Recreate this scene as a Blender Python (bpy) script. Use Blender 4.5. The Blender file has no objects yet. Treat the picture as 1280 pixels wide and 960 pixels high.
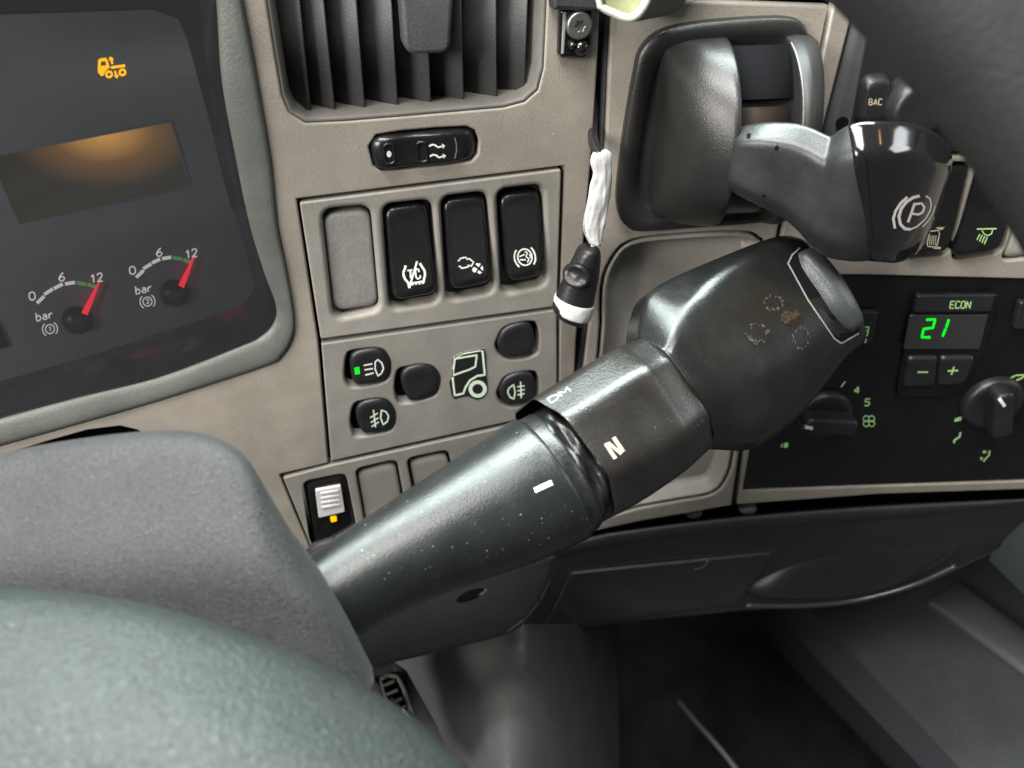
import bpy, math, random
import numpy as np
from mathutils import Vector, Matrix
from mathutils.geometry import tessellate_polygon
from mathutils.bvhtree import BVHTree

random.seed(7)
scene = bpy.context.scene
col = scene.collection

# ------------------------------------------------------------------ camera
# World: X along the driver's dashboard, Z up, Y into the dashboard (metres).
F = 961.0                                   # focal length in photo pixels (26 mm equivalent)
def nrm(v): v = np.array(v, float); return v / np.linalg.norm(v)
dv = nrm((50, 1320, 961)); dh = np.array((5340, -903, 961.0)); dh = nrm(dh - dv * dh.dot(dv))
nin = np.cross(dh, dv)
Rwc = np.stack([dh, nin, -dv], axis=1)      # world axes seen from the camera (x right, y down, z forward)
Rcw = Rwc.T
Z0 = 0.33
c0 = Z0 * np.array([(580 - 640) / F, (300 - 480) / F, 1.0])
CAM = Rcw @ (-c0)
cam_d = bpy.data.cameras.new("camera"); cam = bpy.data.objects.new("camera", cam_d); col.objects.link(cam)
bx, by, bz = Rcw @ np.array([1, 0, 0]), Rcw @ np.array([0, -1, 0]), Rcw @ np.array([0, 0, -1])
cam.matrix_world = Matrix(((bx[0], by[0], bz[0], CAM[0]), (bx[1], by[1], bz[1], CAM[1]), (bx[2], by[2], bz[2], CAM[2]), (0, 0, 0, 1)))
cam_d.sensor_width = 34.6; cam_d.lens = F / 1280 * 34.6
cam_d.clip_start = 0.01; cam_d.clip_end = 50
cam_d.dof.use_dof = True; cam_d.dof.focus_distance = 0.31; cam_d.dof.aperture_fstop = 9.0
scene.camera = cam

# ------------------------------------------------------------------ light
w = bpy.data.worlds.new("World"); scene.world = w; w.use_nodes = True
bg = w.node_tree.nodes["Background"]; bg.inputs[0].default_value = (0.80, 0.86, 0.88, 1); bg.inputs[1].default_value = 0.12
def area(name, loc, target, sx, sy, power, color):
    l = bpy.data.lights.new(name, 'AREA'); l.shape = 'RECTANGLE'; l.size = sx; l.size_y = sy; l.energy = power; l.color = color
    o = bpy.data.objects.new(name, l); col.objects.link(o); o.location = loc
    o.rotation_euler = (Vector(target) - Vector(loc)).to_track_quat('-Z', 'Y').to_euler(); return o
area("windscreen_light", (0.05, 0.26, 0.92), (0.02, 0.02, 0.0), 1.5, 0.42, 60, (0.87, 1.0, 0.98))
area("overhead_fill_light", (-0.30, -0.34, 0.95), (0.0, -0.05, -0.05), 0.8, 0.5, 30, (1.0, 0.985, 0.94))  # unseen fill lamp added overhead to brighten the fascia; no hatch known
area("driver_window_light", (-1.0, -0.55, 0.45), (-0.05, -0.02, 0.0), 0.6, 0.5, 19, (1.0, 0.96, 0.91))
area("added_glint_light", (0.68, -0.375, 0.63), (0.109, -0.084, -0.01), 0.03, 0.03, 0.055, (1.0, 0.50, 0.14))  # tiny warm lamp, unseen, added for an orange glint on the selector head
area("passenger_window_light", (1.6, -0.4, 0.55), (0.2, 0.0, 0.0), 0.5, 0.4, 4, (0.95, 0.98, 1.0))
vs = scene.view_settings; vs.view_transform = 'Standard'; vs.look = 'None'; vs.exposure = 0.12; vs.gamma = 1
scene.cycles.use_denoising = True
scene.cycles.max_bounces = 6

# ------------------------------------------------------------------ geometry helpers
def ray(px, py): return Rcw @ np.array([(px - 640) / F, (py - 480) / F, 1.0])
def D(px, py, z): return CAM + ray(px, py) * z
class Plane:
    def __init__(s, o, U, V): s.o = np.array(o, float); s.U = nrm(U); s.V = nrm(V); s.N = np.cross(s.U, s.V)
    def hit(s, px, py, n=0.0):
        d = ray(px, py); t = ((s.o + s.N * n - CAM) @ s.N) / (d @ s.N); return CAM + d * t
    def uv(s, px, py, n=0.0):
        p = s.hit(px, py, n) - s.o; return np.array([p @ s.U, p @ s.V])
    def P(s, u, v, n): return s.o + s.U * u + s.V * v + s.N * n
    def poly(s, pts, n=0.0): return [s.uv(x, y, n) for x, y in pts]
PL = Plane((0, 0, 0), (1, 0, 0), (0, 0, 1))
assert PL.N[1] < 0
Uc = Rcw @ np.array([1, -0.038, 0]); Uc = Uc - np.array([0, 0, 1]) * Uc[2]
PC = Plane(PL.hit(745, 250), Uc, (0, 0, 1))

def area2(p): p = np.array(p); x, y = p[:, 0], p[:, 1]; return 0.5 * np.sum(x * np.roll(y, -1) - np.roll(x, -1) * y)
def ccw(p): return [np.array(q, float) for q in (p if area2(p) > 0 else p[::-1])]
def rpoly(pts, r, seg=6):
    """round the corners of a polygon; r one radius or one for each corner"""
    pts = ccw(pts) if np.isscalar(r) else [np.array(q, float) for q in pts]
    n = len(pts); out = []
    rs = [r] * n if np.isscalar(r) else r
    for i in range(n):
        a, b, c = pts[i - 1], pts[i], pts[(i + 1) % n]
        d1, d2 = a - b, c - b; l1, l2 = np.linalg.norm(d1), np.linalg.norm(d2)
        if rs[i] <= 0 or l1 < 1e-9 or l2 < 1e-9: out.append(b); continue
        d1, d2 = d1 / l1, d2 / l2
        ang = math.acos(max(-1, min(1, d1 @ d2)))
        if ang > 3.05: out.append(b); continue
        t = min(rs[i] / math.tan(ang / 2), 0.48 * l1, 0.48 * l2)
        p0, p1 = b + d1 * t, b + d2 * t
        for k in range(seg + 1):
            f = k / seg; out.append((1 - f) ** 2 * p0 + 2 * f * (1 - f) * (b * 0.92 + (p0 + p1) * 0.04) + f ** 2 * p1)
    return out
def smooth_poly(pts, k=4, closed=True):
    """Catmull-Rom through the points"""
    P = [np.array(p, float) for p in pts]; n = len(P); out = []
    for i in range(n if closed else n - 1):
        if closed: a, b, c, d = P[i - 1], P[i], P[(i + 1) % n], P[(i + 2) % n]
        else: a, b, c, d = P[max(i - 1, 0)], P[i], P[i + 1], P[min(i + 2, n - 1)]
        for j in range(k):
            t = j / k
            out.append(0.5 * ((2 * b) + (c - a) * t + (2 * a - 5 * b + 4 * c - d) * t * t + (3 * b - a - 3 * c + d) * t ** 3))
    if not closed: out.append(P[-1])
    return out
def offs(p, d):
    """offset a CCW polygon inwards by d"""
    n = len(p); out = []
    for i in range(n):
        a, b, c = p[i - 1], p[i], p[(i + 1) % n]
        e1, e2 = b - a, c - b; e1 = e1 / (np.linalg.norm(e1) + 1e-12); e2 = e2 / (np.linalg.norm(e2) + 1e-12)
        n1, n2 = np.array([-e1[1], e1[0]]), np.array([-e2[1], e2[0]]); m = n1 + n2; m = m / (np.linalg.norm(m) + 1e-12)
        out.append(b + m * d / max(0.35, m @ n1))
    return out

WL = {}
def link(o, parent, wl):
    col.objects.link(o); WL[o.name] = np.array(wl)
    if parent is not None: o.parent = parent; o.location = np.array(wl) - WL[parent.name]
    else: o.location = wl
def tag(o, label=None, cat=None, group=None, kind=None):
    if label: o["label"] = label
    if cat: o["category"] = cat
    if group: o["group"] = group
    if kind: o["kind"] = kind
    return o
def thing(name, label, cat, loc, group=None, kind=None):
    o = bpy.data.objects.new(name, None); o.empty_display_size = 0.01; link(o, None, loc); return tag(o, label, cat, group, kind)
def mesh(name, V, Fc, m, parent=None, smooth=True, flat=()):
    V = np.array(V, float); c = V.mean(axis=0)
    me = bpy.data.meshes.new(name); me.from_pydata([tuple(v) for v in (V - c)], [], [tuple(f) for f in Fc]); me.validate()
    me.materials.append(m)
    if smooth:
        flat = set(flat)
        for i, p in enumerate(me.polygons): p.use_smooth = i not in flat
    o = bpy.data.objects.new(name, me); link(o, parent, c); return o
def plate(name, pl, outer, holes, n0, n1, bev, m, parent=None, seg=3, hbev=None):
    """solid plate with rounded edges and real holes, in plane coordinates"""
    outer = ccw(outer); holes = [ccw(h)[::-1] for h in holes]
    hb = bev if hbev is None else hbev
    V, Fc, tops, flat = [], [], [], []
    for li, loop in enumerate([outer] + holes):
        b = bev if li == 0 else hb
        rings = [(0.0, n0)] + [(b * (1 - math.cos(math.pi / 2 * k / seg)), n1 - b + b * math.sin(math.pi / 2 * k / seg)) for k in range(seg + 1)]
        start = len(V); n = len(loop)
        for d, h in rings:
            for q in (offs(loop, d) if d > 0 else loop): V.append(pl.P(q[0], q[1], h))
        for k in range(len(rings) - 1):
            for i in range(n):
                j = (i + 1) % n; a = start + k * n
                Fc.append((a + i, a + j, a + n + j, a + n + i))
        tops.append((start + (len(rings) - 1) * n, [np.array(q) for q in offs(loop, b)]))
    idx = []; loops = []
    for st, lp in tops:
        idx += list(range(st, st + len(lp))); loops.append([Vector((q[0], q[1], 0)) for q in lp])
    for t in tessellate_polygon(loops):
        a, b, c = [idx[k] for k in t]
        pa, pb, pc_ = V[a], V[b], V[c]
        if np.cross(pb - pa, pc_ - pa) @ pl.N < 0: b, c = c, b
        flat.append(len(Fc)); Fc.append((a, b, c))
    return mesh(name, V, Fc, m, parent, True, flat)
def cushion(name, pl, outline, hf, nbase, m, parent=None, rings=10):
    """filled outline whose height is hf(u01, v01, r); r = 1 on the rim"""
    outline = ccw(outline); A = np.array(outline); c = A.mean(axis=0)
    mn, mx = A.min(axis=0), A.max(axis=0); n = len(outline); V, Fc = [], []
    for q in outline: V.append(pl.P(q[0], q[1], nbase))
    rr = [1 - (k / rings) ** 1.7 for k in range(rings)]
    for r in rr:
        for q in outline:
            p = c + (q - c) * r; s = (p - mn) / (mx - mn); V.append(pl.P(p[0], p[1], hf(s[0], s[1], r)))
    s = (c - mn) / (mx - mn); V.append(pl.P(c[0], c[1], hf(s[0], s[1], 0)))
    for k in range(rings):
        for i in range(n):
            j = (i + 1) % n; Fc.append((k * n + i, k * n + j, (k + 1) * n + j, (k + 1) * n + i))
    a = rings * n
    for i in range(n): Fc.append((a + i, a + (i + 1) % n, len(V) - 1))
    return mesh(name, V, Fc, m, parent)
def edge_round(r, w=0.22):
    """0 at the rim .. 1 inside"""
    t = min(1.0, (1 - r) / w); return math.sqrt(max(0.0, 1 - (1 - t) ** 2))
def loft(name, rings, m, parent=None, sub=4, cap0=True, cap1=True, closed=True):
    rings = [np.array(r, float) for r in rings]
    if sub > 1:
        flatr = smooth_poly([r.ravel() for r in rings], sub, closed=False); rings = [f.reshape(-1, 3) for f in flatr]
    n = len(rings[0]); V = [p for r in rings for p in r]; Fc = []
    for k in range(len(rings) - 1):
        for i in range(n if closed else n - 1):
            j = (i + 1) % n; Fc.append((k * n + i, k * n + j, (k + 1) * n + j, (k + 1) * n + i))
    if closed and cap0: V.append(rings[0].mean(axis=0)); Fc += [((i + 1) % n, i, len(V) - 1) for i in range(n)]
    if closed and cap1:
        b = (len(rings) - 1) * n; V.append(rings[-1].mean(axis=0)); Fc += [(b + i, b + (i + 1) % n, len(V) - 1) for i in range(n)]
    return mesh(name, V, Fc, m, parent)
def resample(p, M):
    p = np.array(list(p) + [p[0]]); d = np.r_[0, np.cumsum(np.linalg.norm(np.diff(p, axis=0), axis=1))]
    t = np.linspace(0, d[-1], M, endpoint=False); return np.stack([np.interp(t, d, p[:, 0]), np.interp(t, d, p[:, 1])], axis=1)
ROUND = [(-math.cos(a), math.sin(a)) for a in np.linspace(0, 2 * math.pi, 40, endpoint=False)]
def limb_rings(secs, prof, view=0.0, front=None):
    """secs: (T, B, zT, zB, thickness): the two outline edges with their depths"""
    C, H = [], []
    for T, B, zt, zb, th in secs:
        t3, b3 = D(*T, zt), D(*B, zb); C.append((t3 + b3) / 2); H.append((b3 - t3) / 2)
    rings = []
    for i in range(len(secs)):
        ax = nrm(C[min(i + 1, len(C) - 1)] - C[max(i - 1, 0)]); td = np.cross(ax, H[i]); td = nrm(td)
        if td @ (CAM - C[i]) < 0: td = -td
        vd = nrm(CAM - C[i]); td = nrm(td * (1 - view) + vd * view); fs = front[i] if front else 0.0
        pf = prof[i] if isinstance(prof, list) and len(np.shape(prof)) == 3 else prof
        rings.append([C[i] + s * H[i] + t * secs[i][4] * td + ax * fs * min(1.0, max(0.0, (t + .35) / 1.3)) ** .8 for s, t in pf])
    return rings
def zof(pl, px, py, n): return float((Rwc @ (pl.hit(px, py, n) - CAM))[2])

class Surf:
    """where a photo pixel's ray meets a built mesh (for print on its surface)"""
    def __init__(s, *objs, eps=0.00012):
        V, Fc = [], []
        for o in objs:
            b = len(V); wl = WL[o.name]; V += [Vector(np.array(v.co) + wl) for v in o.data.vertices]; Fc += [[b + i for i in p.vertices] for p in o.data.polygons]
        s.t = BVHTree.FromPolygons(V, Fc); s.eps = eps
    def __call__(s, px, py, k=0):
        d = Vector(ray(px, py)).normalized(); h, nn, _, dist = s.t.ray_cast(Vector(CAM), d)
        if h is None:
            h, nn, _, _ = s.t.find_nearest(Vector(CAM) + d * 0.33)
        if nn.dot(d) > 0: nn = -nn
        return np.array(h) + np.array(nn) * (s.eps + k)
def densify(p, step, closed):
    p = [np.array(q, float) for q in p]; out = []
    n = len(p) if closed else len(p) - 1
    for i in range(n):
        a, b = p[i], p[(i + 1) % len(p)]; k = max(1, int(np.linalg.norm(b - a) / step))
        out += [a + (b - a) * j / k for j in range(k)]
    if not closed: out.append(p[-1])
    return out
def prints(name, surf, items, m, parent):
    """flat print: ('s', width, points[, closed]) strokes and ('f', points) filled shapes, in photo pixels on the surface"""
    V, Fc = [], []; lay = 0.0
    for it in items:
        lay += 0.000008
        if it[0] == 's':
            closed = len(it) > 3 and it[3]; P = densify(it[2], 2.0, closed); n = len(P); st = len(V)
            for i in range(n):
                a = P[i - 1] if (closed or i > 0) else P[i]; b = P[(i + 1) % n] if (closed or i < n - 1) else P[i]
                e = b - a; e = e / (np.linalg.norm(e) + 1e-9); q = np.array([-e[1], e[0]]) * it[1] / 2
                V.append(surf(*(P[i] + q), lay)); V.append(surf(*(P[i] - q), lay))
            for i in range(n if closed else n - 1):
                j = (i + 1) % n; Fc.append((st + 2 * i, st + 2 * j, st + 2 * j + 1, st + 2 * i + 1))
        else:
            P = [np.array(q, float) for q in it[1]]; c = sum(P) / len(P); st = len(V); n = len(P)
            for f in (1, 0.5):
                for q in P: V.append(surf(*(c + (q - c) * f), lay))
            V.append(surf(*c, lay))
            for i in range(n):
                j = (i + 1) % n; Fc.append((st + i, st + j, st + n + j, st + n + i)); Fc.append((st + n + i, st + n + j, st + 2 * n))
    return mesh(name, V, Fc, m, parent, False)
def circ(cx, cy, r, a0=0, a1=360, k=28, ry=None, rot=0):
    full = abs(a1 - a0) >= 360; ry = r if ry is None else ry; out = []
    for i in range(k if full else k + 1):
        a = math.radians(a0 + (a1 - a0) * i / k); x, y = r * math.cos(a), ry * math.sin(a); c, s = math.cos(math.radians(rot)), math.sin(math.radians(rot))
        out.append((cx + x * c - y * s, cy + x * s + y * c))
    return out
GL = {  # simple stroke letters on a 0..1 box, y down
 '0': [[(.5, 0), (.9, .15), (1, .5), (.9, .85), (.5, 1), (.1, .85), (0, .5), (.1, .15), (.5, 0)]],
 '1': [[(.15, .25), (.6, 0), (.6, 1)]], '2': [[(0, .2), (.2, 0), (.8, 0), (1, .25), (.8, .5), (0, 1), (1, 1)]],
 '4': [[(.75, 1), (.75, 0), (0, .7), (1, .7)]], '5': [[(.95, 0), (.1, 0), (.05, .45), (.7, .4), (1, .7), (.7, 1), (0, .95)]],
 '6': [[(.85, 0), (.3, .3), (0, .7), (.3, 1), (.75, 1), (1, .72), (.75, .48), (.25, .5), (.05, .7)]],
 'b': [[(0, 0), (0, 1), (.7, 1), (1, .7), (.7, .4), (0, .45)]], 'a': [[(.1, .4), (.7, .4), (.95, .55), (.95, 1), (.3, 1), (0, .82), (.3, .65), (.95, .65)]],
 'r': [[(.1, .4), (.1, 1)], [(.1, .6), (.5, .4), (.9, .42)]],
 'E': [[(1, 0), (0, 0), (0, 1), (1, 1)], [(0, .5), (.8, .5)]], 'C': [[(1, .15), (.8, 0), (.2, 0), (0, .2), (0, .8), (.2, 1), (.8, 1), (1, .85)]],
 'O': [[(.2, 0), (.8, 0), (1, .2), (1, .8), (.8, 1), (.2, 1), (0, .8), (0, .2), (.2, 0)]], 'N': [[(0, 1), (0, 0), (1, 1), (1, 0)]],
 'B': [[(0, 0), (0, 1), (.8, 1), (1, .75), (.75, .5), (0, .5)], [(.75, .5), (.95, .25), (.75, 0), (0, 0)]], 'A': [[(0, 1), (.5, 0), (1, 1)], [(.2, .65), (.8, .65)]],
 'D': [[(0, 0), (0, 1), (.6, 1), (1, .7), (1, .3), (.6, 0), (0, 0)]], 'M': [[(0, 1), (0, 0), (.5, .6), (1, 0), (1, 1)]],
 'P': [[(0, 1), (0, 0), (.75, 0), (1, .25), (.75, .52), (0, .52)]], 'T': [[(0, 0), (1, 0)], [(.5, 0), (.5, 1)]], 'R': [[(0, 1), (0, 0), (.75, 0), (1, .25), (.75, .5), (0, .5)], [(.5, .5), (1, 1)]],
}
def word(txt, x, y, dx, dy, gap, wd):
    """letters from the top left corner (x, y); dx = letter width vector, dy = letter height vector"""
    out = []; x = np.array([x, y], float); dx = np.array(dx, float); dy = np.array(dy, float)
    for ch in txt:
        for st in GL[ch]: out.append(('s', wd, [x + dx * a + dy * b for a, b in st]))
        x = x + dx * (1 + gap)
    return out

# ------------------------------------------------------------------ materials
def mat(name, color, rough=0.5, spec=0.5, bump=None, var=None, dust=None, coat=0, metal=0, emit=None, sheen=0, rvar=0.0):
    m = bpy.data.materials.new(name); m.use_nodes = True; nt = m.node_tree; N = nt.nodes; L = nt.links
    b = N["Principled BSDF"]; b.inputs["Roughness"].default_value = rough; b.inputs["Specular IOR Level"].default_value = spec
    b.inputs["Metallic"].default_value = metal; b.inputs["Coat Weight"].default_value = coat; b.inputs["Coat Roughness"].default_value = 0.12
    b.inputs["Base Color"].default_value = (*color, 1)
    if sheen: b.inputs["Sheen Weight"].default_value = sheen; b.inputs["Sheen Roughness"].default_value = 0.4
    tc = N.new("ShaderNodeTexCoord"); src = None
    def noise(scale, detail=3, rough_=0.55):
        t = N.new("ShaderNodeTexNoise"); t.inputs["Scale"].default_value = scale; t.inputs["Detail"].default_value = detail
        t.inputs["Roughness"].default_value = rough_; L.new(tc.outputs["Object"], t.inputs["Vector"]); return t.outputs["Fac"]
    def ramp(sock, a, b_):
        r = N.new("ShaderNodeMapRange"); r.inputs[1].default_value = a; r.inputs[2].default_value = b_; L.new(sock, r.inputs[0]); return r.outputs[0]
    def mixc(fac, A, B):
        x = N.new("ShaderNodeMix"); x.data_type = 'RGBA'
        if isinstance(fac, float): x.inputs[0].default_value = fac
        else: L.new(fac, x.inputs[0])
        for k, q in ((6, A), (7, B)):
            if isinstance(q, tuple): x.inputs[k].default_value = (*q, 1)
            else: L.new(q, x.inputs[k])
        return x.outputs[2]
    c = color
    if var:
        for sc, am in var:
            lo = tuple(max(0, v * (1 - am)) for v in color); hi = tuple(v * (1 + am) for v in color)
            nn = ramp(noise(sc, 5, 0.65), 0.3, 0.7)
            if isinstance(c, tuple): c = mixc(nn, lo, hi)
            else:
                g = mixc(nn, (1 - am,) * 3, (1 + am,) * 3); x = N.new("ShaderNodeMix"); x.data_type = 'RGBA'; x.blend_type = 'MULTIPLY'; x.inputs[0].default_value = 1
                L.new(c, x.inputs[6]); L.new(g, x.inputs[7]); c = x.outputs[2]
    if dust:
        sc, th, dc = dust
        v = N.new("ShaderNodeTexVoronoi"); v.inputs["Scale"].default_value = sc; L.new(tc.outputs["Object"], v.inputs["Vector"])
        d = ramp(v.outputs["Distance"], 0.15, 0.05); k = ramp(noise(sc * 0.13, 4), th, th + 0.06)
        mm = N.new("ShaderNodeMath"); mm.operation = 'MULTIPLY'; L.new(d, mm.inputs[0]); L.new(k, mm.inputs[1])
        sp = N.new("ShaderNodeSeparateColor"); L.new(v.outputs["Color"], sp.inputs[0]); k2 = ramp(sp.outputs[0], 0.45, 0.9)
        m2 = N.new("ShaderNodeMath"); m2.operation = 'MULTIPLY'; L.new(mm.outputs[0], m2.inputs[0]); L.new(k2, m2.inputs[1])
        c = mixc(m2.outputs[0], c, dc)
    if not isinstance(c, tuple): L.new(c, b.inputs["Base Color"])
    if rvar:
        r = N.new("ShaderNodeMapRange"); r.inputs[1].default_value = 0.3; r.inputs[2].default_value = 0.7
        r.inputs[3].default_value = max(0.03, rough - rvar); r.inputs[4].default_value = rough + rvar
        L.new(noise(60, 6, 0.7), r.inputs[0]); L.new(r.outputs[0], b.inputs["Roughness"])
    if bump:
        prev = None
        for sc, dist in bump:
            bp = N.new("ShaderNodeBump"); bp.inputs["Strength"].default_value = 1.0; bp.inputs["Distance"].default_value = dist
            L.new(noise(sc, 2), bp.inputs["Height"])
            if prev: L.new(prev, bp.inputs["Normal"])
            prev = bp.outputs[0]
        L.new(prev, b.inputs["Normal"])
    if emit:
        b.inputs["Emission Color"].default_value = (*emit[0], 1); b.inputs["Emission Strength"].default_value = emit[1]
    return m
TAUPE = mat("taupe_fascia", (0.256, 0.231, 0.198), 0.45, 0.45, bump=[(2200, 0.00016), (700, 0.00006)], var=[(7, 0.18), (45, 0.12), (1300, 0.14)], dust=(330, 0.55, (0.46, 0.44, 0.41)), rvar=0.10)
TAUPE2 = mat("taupe_panel", (0.244, 0.230, 0.205), 0.43, 0.45, bump=[(2200, 0.00013)], var=[(10, 0.18), (55, 0.11), (1300, 0.13)], dust=(360, 0.57, (0.42, 0.41, 0.39)), rvar=0.10)
BLANK = mat("grey_blank", (0.215, 0.212, 0.198), 0.55, 0.4, bump=[(900, 0.0002)], var=[(60, 0.1), (600, 0.12)])
RIMG = mat("cluster_rim_grey", (0.080, 0.084, 0.076), 0.42, 0.5, bump=[(900, 0.00012)], var=[(30, 0.16), (300, .06)], dust=(300, 0.56, (0.3, 0.31, 0.29)))
BLACK = mat("black_switch", (0.009, 0.0085, 0.009), 0.27, 0.5, bump=[(1200, 0.00006)], var=[(90, 0.25)], rvar=0.08, dust=(420, 0.66, (0.3, 0.3, 0.3)))
BTN = mat("black_button", (0.013, 0.013, 0.015), 0.42, 0.5, bump=[(900, 0.00012)], var=[(90, 0.2)], rvar=0.06)
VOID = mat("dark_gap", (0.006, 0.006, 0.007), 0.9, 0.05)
DARKP = mat("dark_plastic", (0.035, 0.035, 0.037), 0.5, 0.45, bump=[(700, 0.0002)], var=[(40, 0.2)], rvar=0.08)
SLAT = mat("vent_plastic", (0.060, 0.060, 0.061), 0.5, 0.45, bump=[(1200, 0.00018)], var=[(70, 0.2)], dust=(350, 0.57, (0.2, 0.2, 0.2)))
LOWER = mat("lower_dash_plastic", (0.026, 0.026, 0.027), 0.55, 0.4, bump=[(600, 0.0002)], var=[(25, 0.2)])
BLUEP = mat("tunnel_plastic", (0.032, 0.034, 0.039), 0.6, 0.4, bump=[(700, 0.0003)], var=[(20, 0.2), (300, .12)], dust=(260, 0.56, (0.14, 0.14, 0.14)))
CARPET = mat("footwell_mat", (0.012, 0.0105, 0.0095), 0.95, 0.1, bump=[(250, 0.001)], var=[(15, 0.5)])
STALK = mat("stalk_plastic", (0.011, 0.0125, 0.0125), 0.33, 0.6, bump=[(1700, 0.00010)], var=[(50, 0.25)], dust=(560, 0.45, (0.36, 0.40, 0.40)), rvar=0.09)
RING = mat("selector_plastic", (0.015, 0.0132, 0.012), 0.29, 0.6, bump=[(1400, 0.00012)], var=[(45, 0.3)], dust=(500, 0.60, (0.22, 0.21, 0.2)), rvar=0.09)
HEAD = mat("selector_head_plastic", (0.0085, 0.009, 0.0085), 0.27, 0.55, bump=[(1500, 0.00006)], var=[(40, 0.3)], dust=(240, 0.66, (0.25, 0.28, 0.28)), rvar=0.09)
RUBBER = mat("gaiter_rubber", (0.010, 0.0105, 0.0105), 0.35, 0.6, bump=[(600, 0.00015)], var=[(150, 0.6)])
SHROUD = mat("shroud_plastic", (0.027, 0.0272, 0.0285), 0.55, 0.45, bump=[(1900, 0.0004)], var=[(25, 0.18), (1100, 0.6)], dust=(700, 0.44, (0.22, 0.22, 0.22)), sheen=0.06)
FOAM = mat("wheel_foam", (0.027, 0.034, 0.033), 0.48, 0.5, bump=[(1000, 0.0006), (2200, 0.0003)], var=[(20, 0.12), (900, 0.55)], dust=(520, 0.47, (0.26, 0.30, 0.30)))
WHEELRIM = mat("wheel_rim", (0.025, 0.0265, 0.026), 0.5, 0.4, bump=[(700, 0.0002)], var=[(30, 0.2)])
GLOSS = mat("piano_black", (0.008, 0.0075, 0.008), 0.12, 0.5, coat=0.4, rvar=0.05, dust=(500, 0.66, (0.1, 0.1, 0.1)))
CLIM = mat("climate_black", (0.006, 0.0055, 0.006), 0.30, 0.4, bump=[(900, 0.00005)], var=[(60, 0.3)], rvar=0.08)
LEVER = mat("brake_lever_grey", (0.021, 0.0235, 0.0235), 0.38, 0.5, bump=[(1700, 0.00008)], var=[(50, 0.3)], dust=(300, 0.64, (0.4, 0.4, 0.4)), rvar=0.1)
BRAKE = mat("brake_housing_black", (0.014, 0.0135, 0.013), 0.36, 0.5, bump=[(1500, 0.00010)], var=[(30, 0.25)], rvar=0.06)
BROWN = mat("brake_drum_brown", (0.026, 0.017, 0.012), 0.5, 0.4, var=[(60, 0.3)])
FACE = mat("cluster_face", (0.19, 0.202, 0.228), 0.6, 0.4, bump=[(900, 0.00005)], var=[(18, 0.14)])
LEDGE = mat("cluster_ledge", (0.085, 0.090, 0.092), 0.16, 0.9, var=[(60, 0.25), (500, 0.2)], dust=(330, 0.48, (0.24, 0.26, 0.25)), coat=0.5, rvar=0.05)
DIALW = mat("dial_print_white", (0.80, 0.80, 0.77), 0.6, 0.3, emit=((1.0, 0.98, 0.92), 0.28))
DIALG = mat("dial_print_green", (0.16, 0.50, 0.16), 0.6, 0.3, emit=((0.15, 0.8, 0.2), 0.12))
HUB = mat("dial_hub_black", (0.010, 0.010, 0.011), 0.35, 0.6)
WHITE = mat("print_white", (0.70, 0.70, 0.67), 0.6, 0.3, var=[(900, .15)])
PALEG = mat("print_pale_green", (0.66, 0.78, 0.62), 0.6, 0.3)
GREENP = mat("print_green", (0.16, 0.50, 0.16), 0.6, 0.3)
RED = mat("needle_red", (0.75, 0.012, 0.035), 0.4, 0.4, emit=((1, 0.02, 0.06), 0.6))
CREAM = mat("print_cream", (0.36, 0.30, 0.22), 0.6, 0.3, var=[(600, 0.35)])
SCUFF = mat("worn_shiny_patch", (0.012, 0.011, 0.010), 0.13, 1.0, bump=[(700, 0.00012)], var=[(700, 0.7)])
WORN = mat("worn_pale_edge", (0.08, 0.078, 0.072), 0.3, 0.6, var=[(900, 0.7)])
STEEL = mat("screw_steel", (0.33, 0.32, 0.30), 0.35, 0.5, metal=0.9, bump=[(900, 0.0001)], var=[(200, 0.2)])
TAPE = mat("white_tape", (0.64, 0.64, 0.63), 0.65, 0.3, bump=[(120, 0.0006), (400, .0002)], var=[(60, 0.10)])
CABLE = mat("cable_black", (0.015, 0.015, 0.016), 0.35, 0.5, bump=[(400, 0.0002)])
PALE = mat("pale_plastic", (0.58, 0.60, 0.52), 0.5, 0.4, bump=[(500, 0.0002)], var=[(30, 0.05)])
PALEIN = mat("pale_inside", (0.42, 0.44, 0.26), 0.6, 0.3, bump=[(500, 0.0003)], var=[(50, 0.15)])
LENSW = mat("lamp_lens", (0.62, 0.60, 0.60), 0.4, 0.5)
AMBER = mat("lit_amber", (0.6, 0.25, 0.0), 0.5, 0.3, emit=((1, 0.47, 0.0), 1.0))
LEDG = mat("lit_green", (0.0, 0.4, 0.0), 0.5, 0.3, emit=((0.0, 1.0, 0.02), 0.8))
GLOWG = mat("pale_green_glow", (0.30, 0.42, 0.19), 0.5, 0.3, emit=((0.35, 0.85, 0.22), 0.15), var=[(500, .25)])  # symbol print with glow added, unlit symbols included
LCDG = mat("lcd_grey", (0.030, 0.031, 0.030), 0.25, 0.5)
TREAD = mat("pedal_rubber", (0.10, 0.095, 0.088), 0.7, 0.4, bump=[(300, 0.0004)], var=[(80, 0.3)])
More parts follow.
